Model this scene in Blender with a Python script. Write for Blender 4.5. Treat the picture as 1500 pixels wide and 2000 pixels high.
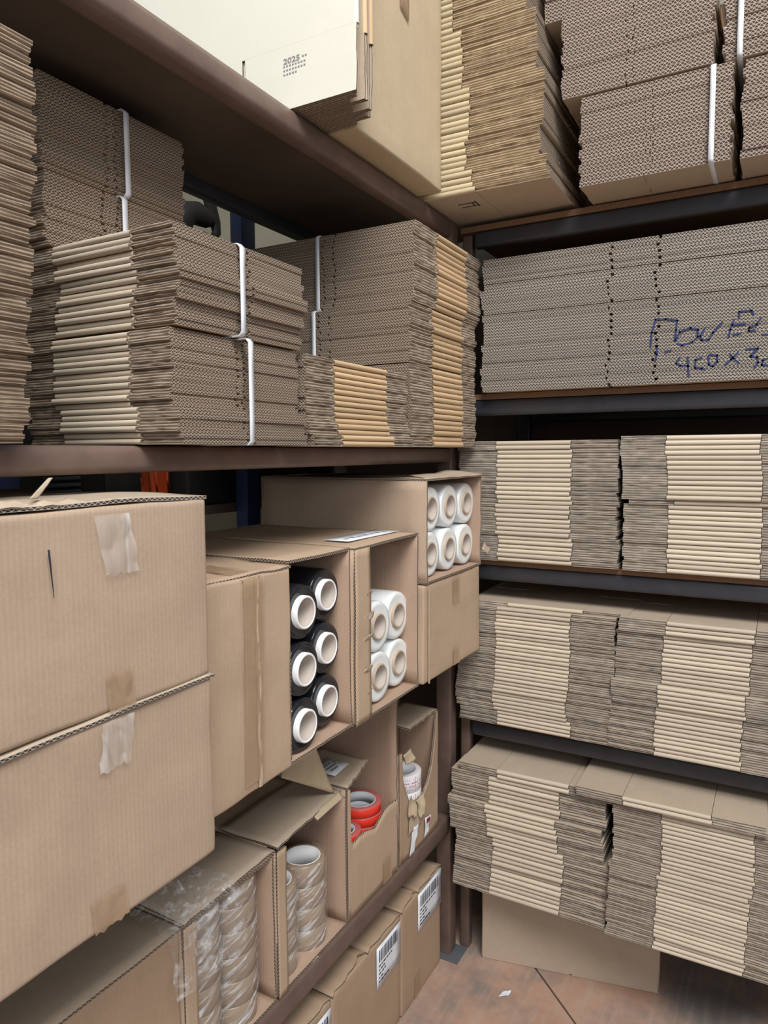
import bpy, bmesh, math, random
from mathutils import Vector, Matrix, noise

for o in list(bpy.data.objects):
    bpy.data.objects.remove(o)
SC = bpy.context.scene
COL = SC.collection
R = random.Random(7)
rad = math.radians

# ------------------------------------------------------------------ camera
YAW, PITCH, ROLL, FPX = rad(29.2), rad(4.75), rad(0.3), 1385.0
f0 = Vector((-math.sin(YAW), math.cos(YAW), 0)); r0 = Vector((math.cos(YAW), math.sin(YAW), 0)); u0 = Vector((0, 0, 1))
fw = f0*math.cos(PITCH) - u0*math.sin(PITCH)
up = u0*math.cos(PITCH) + f0*math.sin(PITCH)
rt = r0*math.cos(ROLL) - up*math.sin(ROLL)
up2 = up*math.cos(ROLL) + r0*math.sin(ROLL)
cd = bpy.data.cameras.new('camera'); cam = bpy.data.objects.new('camera', cd); COL.objects.link(cam)
cd.sensor_fit = 'HORIZONTAL'; cd.sensor_width = 36.0; cd.lens = 36.0*FPX/1500.0
cd.clip_start = 0.05; cd.clip_end = 60
m = Matrix((rt, up2, -fw)).transposed().to_4x4(); m.translation = Vector((0, 0, 1.5)); cam.matrix_world = m
SC.camera = cam

# ------------------------------------------------------------------ light
wd = bpy.data.worlds.new('world'); SC.world = wd; wd.use_nodes = True
bg = wd.node_tree.nodes['Background']; bg.inputs[0].default_value = (0.86, 0.93, 1.0, 1); bg.inputs[1].default_value = 0.30

def area(name, loc, target, sx, sy, power, col):
    l = bpy.data.lights.new(name, 'AREA'); l.shape = 'RECTANGLE'; l.size = sx; l.size_y = sy; l.energy = power; l.color = col
    o = bpy.data.objects.new(name, l); COL.objects.link(o); o.location = loc
    o.rotation_euler = (Vector(target) - Vector(loc)).to_track_quat('-Z', 'Y').to_euler()
    return o
area('skylight', (1.3, -0.9, 4.6), (-0.5, 1.5, 1.3), 2.6, 1.8, 255, (1.0, 0.985, 0.96))
area('doorway_daylight', (2.6, -2.6, 2.5), (-0.5, 1.2, 1.1), 2.0, 2.0, 40, (0.92, 0.96, 1.0))

vs = SC.view_settings
vs.view_transform = 'Standard'; vs.look = 'None'; vs.gamma = 1.0; vs.use_curve_mapping = False; vs.exposure = 0.0

# ------------------------------------------------------------------ materials
class NT:
    def __init__(s, name, rough=0.85, spec=0.25):
        s.m = bpy.data.materials.new(name); s.m.use_nodes = True; s.t = s.m.node_tree; s.n = s.t.nodes
        s.b = s.n['Principled BSDF']; s.b.inputs['Roughness'].default_value = rough; s.b.inputs['Specular IOR Level'].default_value = spec
    def new(s, k, **kw):
        x = s.n.new(k)
        for a, v in kw.items(): setattr(x, a, v)
        return x
    def link(s, a, b): s.t.links.new(a, b)
    def math(s, op, a, b=None):
        x = s.new('ShaderNodeMath', operation=op)
        for i, v in enumerate((a, b)):
            if v is None: continue
            if isinstance(v, (int, float)): x.inputs[i].default_value = v
            else: s.link(v, x.inputs[i])
        return x.outputs[0]
    def mix(s, fac, a, b):
        x = s.new('ShaderNodeMix', data_type='RGBA')
        for i, v in ((0, fac), (6, a), (7, b)):
            if isinstance(v, (int, float)): x.inputs[i].default_value = v
            elif isinstance(v, tuple): x.inputs[i].default_value = (*v, 1)
            else: s.link(v, x.inputs[i])
        return x.outputs[2]
    def noise(s, vec, scale, detail=3, rough=0.5):
        x = s.new('ShaderNodeTexNoise'); x.inputs['Scale'].default_value = scale; x.inputs['Detail'].default_value = detail; x.inputs['Roughness'].default_value = rough
        if vec is not None: s.link(vec, x.inputs['Vector'])
        return x.outputs[0]
    def ramp(s, v, lo, hi):
        x = s.new('ShaderNodeMapRange'); x.inputs[1].default_value = lo; x.inputs[2].default_value = hi; s.link(v, x.inputs[0]); return x.outputs[0]
    def bump(s, h, strength, dist=0.001):
        x = s.new('ShaderNodeBump'); x.inputs['Strength'].default_value = strength; x.inputs['Distance'].default_value = dist
        s.link(h, x.inputs['Height']); s.link(x.outputs[0], s.b.inputs['Normal'])
    def color(s, c): s.link(c, s.b.inputs['Base Color'])
    def coord(s, k='Object'): return s.new('ShaderNodeTexCoord').outputs[k]
    def rnd(s): return s.new('ShaderNodeObjectInfo').outputs['Random']

def scl(c, f): return tuple(min(1, x*f) for x in c)

def kraft(name, col, ribs=0.13, rib_pitch=0.0068, axis='xy', mottle=0.08):
    t = NT(name, 0.8); c = t.coord()
    n1 = t.noise(c, 9, 4, 0.6); n2 = t.noise(c, 220, 2, 0.6)
    mp = t.new('ShaderNodeMapping'); mp.inputs['Scale'].default_value = (70, 70, 2.5); t.link(c, mp.inputs[0]); n3 = t.noise(mp.outputs[0], 1.0, 2)
    k = t.math('ADD', t.math('MULTIPLY', n1, 0.5), t.math('ADD', t.math('MULTIPLY', n2, 0.38), t.math('MULTIPLY', n3, 0.12)))
    k = t.ramp(k, 0.35, 0.65)
    base = t.mix(k, scl(col, 1-mottle), scl(col, 1+mottle))
    dirt = t.ramp(t.noise(c, 3.3, 5, 0.7), 0.60, 0.80)
    base = t.mix(t.math('MULTIPLY', dirt, 0.25), base, scl(col, 0.6))
    t.color(base)
    s = t.new('ShaderNodeSeparateXYZ'); t.link(c, s.inputs[0])
    w = t.math('ADD', s.outputs[0], s.outputs[1]) if axis == 'xy' else s.outputs[{'x': 0, 'y': 1, 'z': 2}[axis]]
    sn = t.math('SINE', t.math('MULTIPLY', w, 2*math.pi/rib_pitch))
    h = t.math('ADD', t.math('MULTIPLY', sn, 0.35), t.math('MULTIPLY', n1, 1.2))
    t.bump(h, ribs, 0.0012)
    return t.m

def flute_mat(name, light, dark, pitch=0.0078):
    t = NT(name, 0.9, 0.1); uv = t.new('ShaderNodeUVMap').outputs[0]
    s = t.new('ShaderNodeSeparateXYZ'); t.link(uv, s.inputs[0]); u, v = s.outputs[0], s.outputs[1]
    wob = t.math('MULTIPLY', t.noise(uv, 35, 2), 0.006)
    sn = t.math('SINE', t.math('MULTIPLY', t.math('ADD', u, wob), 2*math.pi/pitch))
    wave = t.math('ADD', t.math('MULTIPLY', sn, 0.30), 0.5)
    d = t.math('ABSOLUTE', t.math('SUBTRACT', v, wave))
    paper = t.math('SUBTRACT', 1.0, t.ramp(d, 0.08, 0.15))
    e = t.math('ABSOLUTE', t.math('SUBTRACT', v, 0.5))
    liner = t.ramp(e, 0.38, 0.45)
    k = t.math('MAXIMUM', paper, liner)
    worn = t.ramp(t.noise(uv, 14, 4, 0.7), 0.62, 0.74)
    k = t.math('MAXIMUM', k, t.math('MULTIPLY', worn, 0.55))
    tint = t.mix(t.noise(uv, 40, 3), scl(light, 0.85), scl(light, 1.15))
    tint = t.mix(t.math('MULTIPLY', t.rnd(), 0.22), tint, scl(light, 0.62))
    t.color(t.mix(k, dark, tint))  # dark colour paints the shade inside the flute hollows
    return t.m

def raw_mat(name, light, dark):
    t = NT(name, 0.95, 0.1); uv = t.new('ShaderNodeUVMap').outputs[0]
    mp = t.new('ShaderNodeMapping'); mp.inputs['Scale'].default_value = (32, 2.2, 1); t.link(uv, mp.inputs[0])
    rn = t.rnd(); cb = t.new('ShaderNodeCombineXYZ'); t.link(t.math('MULTIPLY', rn, 50), cb.inputs[0]); t.link(cb.outputs[0], mp.inputs['Location'])
    n = t.noise(mp.outputs[0], 1.0, 4, 0.65)
    s = t.new('ShaderNodeSeparateXYZ'); t.link(uv, s.inputs[0])
    e = t.math('ABSOLUTE', t.math('SUBTRACT', s.outputs[1], 0.5))
    k = t.math('ADD', t.ramp(e, 0.18, 0.42), t.math('MULTIPLY', t.math('SUBTRACT', n, 0.5), 2.2))
    k = t.ramp(k, 0.1, 0.95)
    tint = t.mix(rn, scl(light, 0.78), scl(light, 1.12))
    t.color(t.mix(k, dark, tint)); t.bump(n, 0.6, 0.002)
    return t.m

def fold_mat(name, col):
    t = NT(name, 0.7, 0.3); c = t.coord(); n = t.noise(c, 40, 3)
    a = t.mix(t.rnd(), scl(col, 0.84), scl(col, 1.12))
    t.color(t.mix(t.math('MULTIPLY', n, 0.25), a, scl(col, 0.7))); t.bump(n, 0.15)
    return t.m

def plain(name, col, rough=0.6, spec=0.4, metal=0, var=0.12, nscale=30, bump=0.1):
    t = NT(name, rough, spec); c = t.coord(); n = t.noise(c, nscale, 4)
    t.color(t.mix(n, scl(col, 1-var), scl(col, 1+var))); t.b.inputs['Metallic'].default_value = metal
    if bump: t.bump(n, bump)
    return t.m

def clear(name, tint, alpha, rough=0.15, streak=0.0, nscale=(60, 60, 60)):
    t = NT(name, rough, 0.6); t.b.inputs['Base Color'].default_value = (*tint, 1)
    c = t.coord(); mp = t.new('ShaderNodeMapping'); mp.inputs['Scale'].default_value = nscale; mp.inputs['Rotation'].default_value = (0.7, 0.2, 0)
    t.link(c, mp.inputs[0]); n = t.noise(mp.outputs[0], 1.0, 3)
    a = t.math('ADD', alpha, t.math('MULTIPLY', t.ramp(n, 0.52, 0.72), streak))
    t.link(a, t.b.inputs['Alpha']); t.bump(n, 0.5, 0.003)
    return t.m

KR = (0.46, 0.335, 0.235)
M = {}
M['kraft'] = kraft('kraft_board', KR)
M['kraft_pink'] = kraft('kraft_board_rosy', (0.43, 0.32, 0.235))
M['kraft_warm'] = kraft('kraft_board_warm', (0.40, 0.285, 0.195), 0.12)
M['kraft_yellow'] = kraft('kraft_board_yellow', (0.50, 0.40, 0.27), 0.12)
M['kraft_flat'] = kraft('kraft_sheet', (0.47, 0.38, 0.29), 0.12)
M['kraft_in'] = kraft('kraft_inside', (0.40, 0.275, 0.20), 0.22)
M['white_liner'] = kraft('white_liner_board', (0.76, 0.74, 0.64), 0.10, mottle=0.02)
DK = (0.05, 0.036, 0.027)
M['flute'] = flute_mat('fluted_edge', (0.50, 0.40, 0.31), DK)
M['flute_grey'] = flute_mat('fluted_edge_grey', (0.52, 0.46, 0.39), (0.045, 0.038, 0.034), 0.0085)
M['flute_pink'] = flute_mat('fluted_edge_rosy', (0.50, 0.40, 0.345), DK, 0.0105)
M['raw'] = raw_mat('torn_edge', (0.58, 0.49, 0.385), (0.15, 0.11, 0.083))
M['raw_grey'] = raw_mat('torn_edge_grey', (0.60, 0.535, 0.45), (0.17, 0.14, 0.115))
M['raw_brown'] = raw_mat('torn_edge_brown', (0.44, 0.34, 0.25), (0.12, 0.085, 0.06))
M['raw_warm'] = raw_mat('torn_edge_warm', (0.52, 0.40, 0.25), (0.17, 0.115, 0.07))
M['fold_pale'] = fold_mat('fold_pale', (0.60, 0.515, 0.405))
M['fold_tan'] = fold_mat('fold_tan', (0.60, 0.43, 0.26))
M['fold_yellow'] = fold_mat('fold_yellow', (0.60, 0.50, 0.33))
M['strap'] = plain('white_strap_plastic', (0.74, 0.78, 0.84), 0.35, 0.5, 0, 0.05, 80)
M['brown_steel'] = plain('brown_painted_steel', (0.15, 0.10, 0.081), 0.42, 0.5, 0, 0.35, 22, 0.25)
M['dark_steel'] = plain('dark_blue_grey_steel', (0.040, 0.041, 0.050), 0.38, 0.5, 0, 0.3, 25, 0.15)
M['chipboard'] = plain('chipboard_edge', (0.20, 0.115, 0.065), 0.8, 0.2, 0, 0.25, 150, 0.3)
M['board_dark'] = plain('dark_shelf_board', (0.095, 0.075, 0.062), 0.9, 0.1, 0, 0.45, 5, 0.2)
M['back_panel'] = plain('brown_back_panel', (0.10, 0.066, 0.05), 0.8, 0.2, 0, 0.35, 8, 0.2)
M['wall'] = plain('old_plaster', (0.27, 0.25, 0.19), 0.9, 0.1, 0, 0.12, 7, 0.2)
M['blue_steel'] = plain('blue_painted_steel', (0.03, 0.055, 0.15), 0.5, 0.4, 0, 0.2, 20)
M['dark_plastic'] = plain('dark_grey_plastic', (0.028, 0.027, 0.026), 0.6, 0.3, 0, 0.2, 20)
M['grey_plastic'] = plain('mid_grey_plastic', (0.10, 0.11, 0.125), 0.6, 0.3, 0, 0.2, 20)
M['orange'] = plain('orange_plastic', (0.62, 0.085, 0.02), 0.45, 0.4, 0, 0.15, 20)
M['core_white'] = plain('white_card_core', (0.84, 0.85, 0.86), 0.6, 0.3, 0, 0.03, 60)
M['core_in'] = plain('core_inside_card', (0.50, 0.44, 0.39), 0.8, 0.2, 0, 0.06, 60)
M['core_tan'] = plain('tan_card_core', (0.46, 0.37, 0.28), 0.8, 0.2, 0, 0.08, 60)
M['core_grey'] = plain('grey_card_core', (0.58, 0.60, 0.63), 0.7, 0.2, 0, 0.05, 60)
M['tape_brown'] = plain('brown_packing_tape', (0.32, 0.235, 0.16), 0.25, 0.5, 0, 0.08, 50)
M['tape_red'] = plain('red_tape', (0.78, 0.045, 0.025), 0.32, 0.5, 0, 0.08, 60)
M['tape_red_side'] = plain('red_tape_side', (0.50, 0.13, 0.12), 0.5, 0.4, 0, 0.1, 60)
M['tape_white'] = plain('white_tape', (0.78, 0.76, 0.78), 0.5, 0.4, 0, 0.03, 60)
M['print_red'] = plain('purple_red_print', (0.50, 0.16, 0.24), 0.6, 0.3)
M['paper'] = plain('white_label_paper', (0.76, 0.80, 0.86), 0.6, 0.3, 0, 0.03, 40, 0.05)
M['ink'] = plain('black_ink', (0.03, 0.033, 0.045), 0.7, 0.2, 0, 0, 10, 0)
M['ink_grey'] = plain('grey_ink', (0.26, 0.26, 0.27), 0.7, 0.2, 0, 0, 10, 0)
M['ink_blue'] = plain('blue_marker', (0.03, 0.042, 0.13), 0.7, 0.2, 0, 0.2, 90, 0)
M['ink_red'] = plain('dark_red_ink', (0.25, 0.02, 0.04), 0.7, 0.2, 0, 0, 10, 0)
M['clear_tape'] = clear('clear_packing_tape', (0.74, 0.71, 0.68), 0.24, 0.12, 0.40, (25, 60, 12))
M['tan_tape'] = clear('tan_packing_tape', (0.46, 0.32, 0.20), 0.55, 0.22, 0.15, (20, 20, 20))
t = NT('clear_film', 0.10, 0.7); t.b.inputs['Base Color'].default_value = (0.88, 0.91, 0.95, 1); uv = t.new('ShaderNodeUVMap').outputs[0]
mp = t.new('ShaderNodeMapping'); mp.inputs['Rotation'].default_value = (0, 0, -0.62); t.link(uv, mp.inputs[0])
mp2 = t.new('ShaderNodeMapping'); mp2.inputs['Scale'].default_value = (14, 95, 1); t.link(mp.outputs[0], mp2.inputs[0]); n = t.noise(mp2.outputs[0], 1.0, 3, 0.55)
mp3 = t.new('ShaderNodeMapping'); mp3.inputs['Scale'].default_value = (40, 260, 1); t.link(mp.outputs[0], mp3.inputs[0]); n2 = t.noise(mp3.outputs[0], 1.0, 2)
k = t.math('MULTIPLY', t.ramp(n, 0.50, 0.66), t.ramp(n2, 0.2, 0.65))
t.link(t.math('ADD', 0.06, t.math('MULTIPLY', k, 0.75)), t.b.inputs['Alpha']); t.bump(n, 0.8, 0.006); M['film_clear'] = t.m
M['film_loose'] = clear('loose_clear_film', (0.86, 0.88, 0.92), 0.05, 0.05, 0.42, (70, 30, 60))
t = NT('stretch_film_white', 0.22, 0.5); c = t.coord(); n = t.noise(c, 26, 3)
t.color(t.mix(n, (0.74, 0.79, 0.80), (0.90, 0.92, 0.92))); t.b.inputs['Coat Weight'].default_value = 0.3
t.b.inputs['Subsurface Weight'].default_value = 0.0; t.bump(n, 0.2, 0.002); M['film_white'] = t.m
t = NT('stretch_film_black', 0.14, 0.5); c = t.coord(); mp = t.new('ShaderNodeMapping'); mp.inputs['Scale'].default_value = (300, 14, 14); t.link(c, mp.inputs[0])
n = t.noise(mp.outputs[0], 1, 3); t.color(t.mix(n, (0.008, 0.009, 0.013), (0.02, 0.022, 0.028))); t.bump(n, 0.35, 0.002); M['film_black'] = t.m
# floor: worn pinkish screed with grey patches
t = NT('worn_pink_floor', 0.7, 0.3); c = t.coord()
n1 = t.noise(c, 3.2, 6, 0.65); n2 = t.noise(c, 11, 5, 0.7)
mp = t.new('ShaderNodeMapping'); mp.inputs['Scale'].default_value = (60, 4, 1); mp.inputs['Rotation'].default_value = (0, 0, 0.5); t.link(c, mp.inputs[0]); n3 = t.noise(mp.outputs[0], 1, 3)
b = t.mix(t.ramp(n2, 0.3, 0.7), (0.42, 0.25, 0.175), (0.48, 0.325, 0.25))
b = t.mix(t.ramp(n1, 0.44, 0.62), b, (0.22, 0.195, 0.18))
b = t.mix(t.math('MULTIPLY', t.ramp(n3, 0.5, 0.75), 0.35), b, (0.46, 0.39, 0.33))
t.color(b); t.bump(n2, 0.2, 0.002); M['floor'] = t.m

# ------------------------------------------------------------------ mesh helpers
class MB:
    def __init__(s): s.v = []; s.f = []; s.m = []; s.u = []; s.sm = []
    def quad(s, pts, mat=0, uv=None, smooth=False):
        b = len(s.v); s.v += [tuple(p) for p in pts]; s.f.append(tuple(range(b, b+len(pts)))); s.m.append(mat)
        s.u.append(uv or [(0, 0)]*len(pts)); s.sm.append(smooth)
    def grid(s, P, mat=0, UV=None, smooth=True, flip=False):
        nu, nv = len(P), len(P[0]); b = len(s.v)
        for row in P: s.v += [tuple(p) for p in row]
        for i in range(nu-1):
            for j in range(nv-1):
                q = [(i, j), (i+1, j), (i+1, j+1), (i, j+1)]
                if flip: q.reverse()
                s.f.append(tuple(b+a*nv+c for a, c in q)); s.m.append(mat); s.sm.append(smooth)
                s.u.append([UV[a][c] if UV else (0, 0) for a, c in q])
    def box(s, x0, x1, y0, y1, z0, z1, mat=0):
        p = [(x, y, z) for z in (z0, z1) for y in (y0, y1) for x in (x0, x1)]
        b = len(s.v); s.v += p
        for q in ((0, 2, 3, 1), (4, 5, 7, 6), (0, 1, 5, 4), (2, 6, 7, 3), (0, 4, 6, 2), (1, 3, 7, 5)):
            s.f.append(tuple(b+i for i in q)); s.m.append(mat); s.u.append([(0, 0)]*4); s.sm.append(False)
    def mesh(s, name, mats, weld=True):
        me = bpy.data.meshes.new(name); me.from_pydata(s.v, [], s.f)
        for mm in mats: me.materials.append(M[mm])
        me.polygons.foreach_set('material_index', s.m)
        me.polygons.foreach_set('use_smooth', s.sm)
        uvl = me.uv_layers.new(name='UVMap'); flat = [c for f in s.u for p in f for c in p]; uvl.data.foreach_set('uv', flat)
        if weld:
            bm = bmesh.new(); bm.from_mesh(me); bmesh.ops.remove_doubles(bm, verts=bm.verts, dist=1e-5)
            bmesh.ops.recalc_face_normals(bm, faces=bm.faces); bm.to_mesh(me); bm.free()
        me.update(); return me
    def build(s, name, mats, parent=None, weld=True, loc=None):
        return link(name, s.mesh(name, mats, weld), parent, loc)

def link(name, me, parent=None, loc=None):
    o = bpy.data.objects.new(name, me); COL.objects.link(o)
    if parent: o.parent = parent
    if loc is not None: o.location = loc
    return o
def tag(o, label=None, cat=None, group=None, kind=None):
    if label: o['label'] = label
    if cat: o['category'] = cat
    if group: o['group'] = group
    if kind: o['kind'] = kind
    return o
def empty(name, loc, label, cat, group=None, rz=0):
    o = bpy.data.objects.new(name, None); COL.objects.link(o); o.location = loc; o.rotation_euler = (0, 0, rz); o.empty_display_size = 0.05
    return tag(o, label, cat, group)

def bevel_box(name, x0, x1, y0, y1, z0, z1, mat, parent=None, bev=0.003, cuts=0, amp=0.0, freq=7, seed=0, seg=2, rel=None):
    bm = bmesh.new(); bmesh.ops.create_cube(bm, size=1)
    cx, cy, cz = (x0+x1)/2, (y0+y1)/2, (z0+z1)/2
    for v in bm.verts: v.co = Vector((cx+v.co.x*(x1-x0), cy+v.co.y*(y1-y0), cz+v.co.z*(z1-z0)))
    if cuts: bmesh.ops.subdivide_edges(bm, edges=bm.edges[:], cuts=cuts, use_grid_fill=True)
    if bev:
        es = [e for e in bm.edges if len(e.link_faces) == 2 and e.link_faces[0].normal.dot(e.link_faces[1].normal) < 0.5]
        bm.normal_update()
        es = [e for e in bm.edges if len(e.link_faces) == 2 and e.calc_face_angle(0) > 0.5]
        bmesh.ops.bevel(bm, geom=es, offset=bev, segments=seg, affect='EDGES', profile=0.6)
    if amp:
        for v in bm.verts:
            v.co += noise.noise_vector(v.co*freq + Vector((seed*3.1, seed, 0)))*amp + noise.noise_vector(v.co*freq*3.3 + Vector((seed, 0, 5)))*amp*0.35
    if rel is not None:
        for v in bm.verts: v.co -= Vector(rel)
    for f in bm.faces: f.smooth = True
    me = bpy.data.meshes.new(name); bm.to_mesh(me); bm.free(); me.materials.append(M[mat])
    o = link(name, me, parent)
    if rel is not None and parent is None: o.location = rel
    return o

def slab(mb, P00, P10, P11, P01, th, nu=8, nv=8, v0=None, v1=None, amp=0.0, freq=8, seed=0, curl=None, mf=0, mb_=0, me=1, base=Vector((0, 0, 0))):
    """a thin board between four corners (u along P00>P10, v along P00>P01) with its own torn outline and thickness"""
    P00, P10, P11, P01 = map(Vector, (P00, P10, P11, P01))
    nrm = (P10-P00).cross(P01-P00).normalized()
    F, B = [], []
    for i in range(nu+1):
        u = i/nu; rf, rb = [], []
        a = v0(u) if v0 else 0.0; b = v1(u) if v1 else 1.0
        for j in range(nv+1):
            v = a+(b-a)*j/nv
            p = (P00*(1-u)+P10*u)*(1-v)+(P01*(1-u)+P11*u)*v
            if amp: p = p + nrm*noise.noise(p*freq+Vector((seed*7.3, 0, 0)))*amp
            if curl: p = p + nrm*curl(u, v)
            rf.append(p-base); rb.append(p-nrm*th-base)
        F.append(rf); B.append(rb)
    LU = (P10-P00).length; LV = (P01-P00).length
    UV = [[(LU*i/nu, LV*j/nv) for j in range(nv+1)] for i in range(nu+1)]
    mb.grid(F, mf, UV); mb.grid(B, mb_, UV, flip=True)
    def rim(f, b, L):
        k = len(f)-1
        for i in range(k):
            mb.quad([f[i], f[i+1], b[i+1], b[i]], me, [(L*i/k, 1), (L*(i+1)/k, 1), (L*(i+1)/k, 0), (L*i/k, 0)])
    rim(F[0], B[0], LV); rim(F[-1], B[-1], LV)
    rim([r[0] for r in F], [r[0] for r in B], LU); rim([r[-1] for r in F], [r[-1] for r in B], LU)

def board(name, P, th, mats, parent, **k):
    mb = MB(); slab(mb, *P, th, **k); return mb.build(name, mats, parent)

def ragged(amp, freq, seed, base=0.0, sign=1):
    return lambda u: base + sign*amp*(abs(noise.noise(Vector((u*freq, seed, 0))))+0.5*abs(noise.noise(Vector((u*freq*4, seed, 3)))))
def poly(pts):
    def f(u):
        for (a, b), (c, d) in zip(pts, pts[1:]):
            if u <= c: return b+(d-b)*(u-a)/max(1e-6, c-a)
        return pts[-1][1]
    return f
def rag_poly(pts, amp, freq, seed):
    g = poly(pts); return lambda u: g(u)+amp*noise.noise(Vector((u*freq, seed, 0)))+amp*0.5*noise.noise(Vector((u*freq*3, seed, 2)))

def lathe(mb, prof, axis='x', seg=40, mats=None):
    """prof: list of (along, radius); mats: material per segment"""
    for k in range(len(prof)-1):
        (a0, r0_), (a1, r1) = prof[k], prof[k+1]; g = []
        for i in range(seg+1):
            t_ = 2*math.pi*i/seg; c_, s_ = math.cos(t_), math.sin(t_)
            if axis == 'x': g.append([(a0, r0_*c_, r0_*s_), (a1, r1*c_, r1*s_)])
            else: g.append([(r0_*c_, r0_*s_, a0), (r1*c_, r1*s_, a1)])
        mb.grid(g, mats[k] if mats else 0)

ONES = ['', 'first', 'second', 'third', 'fourth', 'fifth', 'sixth', 'seventh', 'eighth', 'ninth', 'tenth', 'eleventh', 'twelfth', 'thirteenth', 'fourteenth', 'fifteenth', 'sixteenth', 'seventeenth', 'eighteenth', 'nineteenth']
TENS = {2: ('twentieth', 'twenty'), 3: ('thirtieth', 'thirty'), 4: ('fortieth', 'forty'), 5: ('fiftieth', 'fifty')}
def ordinal(n):
    if n < 20: return ONES[n]
    a, b = divmod(n, 10)
    return TENS[a][0] if b == 0 else TENS[a][1]+'-'+ONES[b]

# ------------------------------------------------------------------ the setting
FZ = -0.072
mb = MB(); mb.box(-4.2, 3.0, -2.5, 2.62, FZ-0.12, FZ-0.006)
fl = mb.build('floor', ['board_dark']); tag(fl, kind='structure')
J0, JD = Vector((-0.592, 2.0)), Vector((0.72, -0.69)).normalized(); JN = Vector((-JD.y, JD.x))
def floor_poly(side):
    c = [Vector((-4.2, -2.5)), Vector((3.0, -2.5)), Vector((3.0, 2.62)), Vector((-4.2, 2.62))]; out = []
    d = lambda p: side*((p-J0).dot(JN))-0.003
    for i in range(4):
        a, b_ = c[i], c[(i+1) % 4]; da, db = d(a), d(b_)
        if da >= 0: out.append(a)
        if da*db < 0: out.append(a+(b_-a)*(da/(da-db)))
    return out
for s in (1, -1):
    P = floor_poly(s); mb = MB(); n = len(P)
    mb.quad([(p.x, p.y, FZ) for p in P]); mb.quad([(p.x, p.y, FZ-0.006) for p in reversed(P)])
    for i in range(n):
        a, b_ = P[i], P[(i+1) % n]; mb.quad([(a.x, a.y, FZ), (a.x, a.y, FZ-0.006), (b_.x, b_.y, FZ-0.006), (b_.x, b_.y, FZ)])
    mb.build('floor_slab', ['floor'], fl)
mb = MB(); mb.box(-4.2, 3.0, 2.62, 2.74, FZ-0.12, 3.4); tag(mb.build('wall_back', ['wall']), kind='structure')
mb = MB(); mb.box(-4.3, -4.2, -2.5, 2.74, FZ-0.12, 3.4); tag(mb.build('wall_left', ['wall']), kind='structure')

# ------------------------------------------------------------------ racks
def rail(name, x0, x1, y0, y1, z0, z1, mat, parent, bev=0.004): return bevel_box(name, x0, x1, y0, y1, z0, z1, mat, parent, bev, 0, 0)
rack = empty('storage_rack', (0, 0, 0), 'brown steel rack along the left with rusty rails and dark boards', 'rack')
for x in (-0.897, -1.262):
    rail('post', x, x+0.048, 1.926, 1.974, FZ, 2.165, 'brown_steel', rack)
bevel_box('foot_plate', -0.905, -0.815, 1.905, 1.985, FZ, FZ+0.005, 'grey_plastic', rack, 0.002)
for z0, z1 in ((0.338, 0.396), (0.892, 0.928), (1.472, 1.513), (2.118, 2.163)):
    rail('rail', -0.893, -0.846, -0.5, 1.925, z0, z1, 'brown_steel', rack, 0.012)
    rail('rail', -1.26, -1.22, -0.5, 1.925, z0, z1, 'dark_steel', rack, 0.006)
    rail('end_rail', -1.213, -0.90, 1.932, 1.965, z0, z1-0.004, 'brown_steel', rack, 0.004)
    mb = MB(); mb.box(-1.218, -0.895, -0.5, 1.895, z1-0.018, z1-0.001); mb.build('shelf_board', ['board_dark'], rack)

rackb = empty('storage_rack', (0, 0, 0), 'dark steel rack across the back holding flat cartons on five shelves', 'rack')
BZ = (0.205, 0.700, 1.184, 1.670, 2.152)
rail('post', -0.842, -0.812, 1.99, 2.02, FZ, 2.135, 'brown_steel', rackb)
rail('post', -0.842, -0.802, 2.52, 2.56, FZ, 2.135, 'dark_steel', rackb)
mb = MB(); mb.box(-1.66, 1.0, 2.575, 2.59, FZ, 2.16); mb.box(-0.9, 1.0, 2.575, 2.59, 2.16, 2.90); mb.build('back_panel', ['back_panel'], rackb)  # left end lengthened past the rack to make the gap behind dark
for x in (0.95,):
    rail('post', x, x+0.04, 1.985, 2.025, FZ, 2.135, 'dark_steel', rackb); rail('post', x, x+0.04, 2.52, 2.56, FZ, 2.135, 'dark_steel', rackb)
for z in BZ:
    rail('rail', -0.80, 0.945, 1.972, 2.005, z-0.062, z-0.017, 'dark_steel', rackb, 0.009)
    rail('rail', -0.80, 0.945, 2.525, 2.555, z-0.062, z-0.017, 'dark_steel', rackb, 0.006)
    mb = MB(); mb.box(-0.84, 0.985, 1.972, 2.56, z-0.016, z); mb.build('shelf_board', ['chipboard'], rackb)

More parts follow.
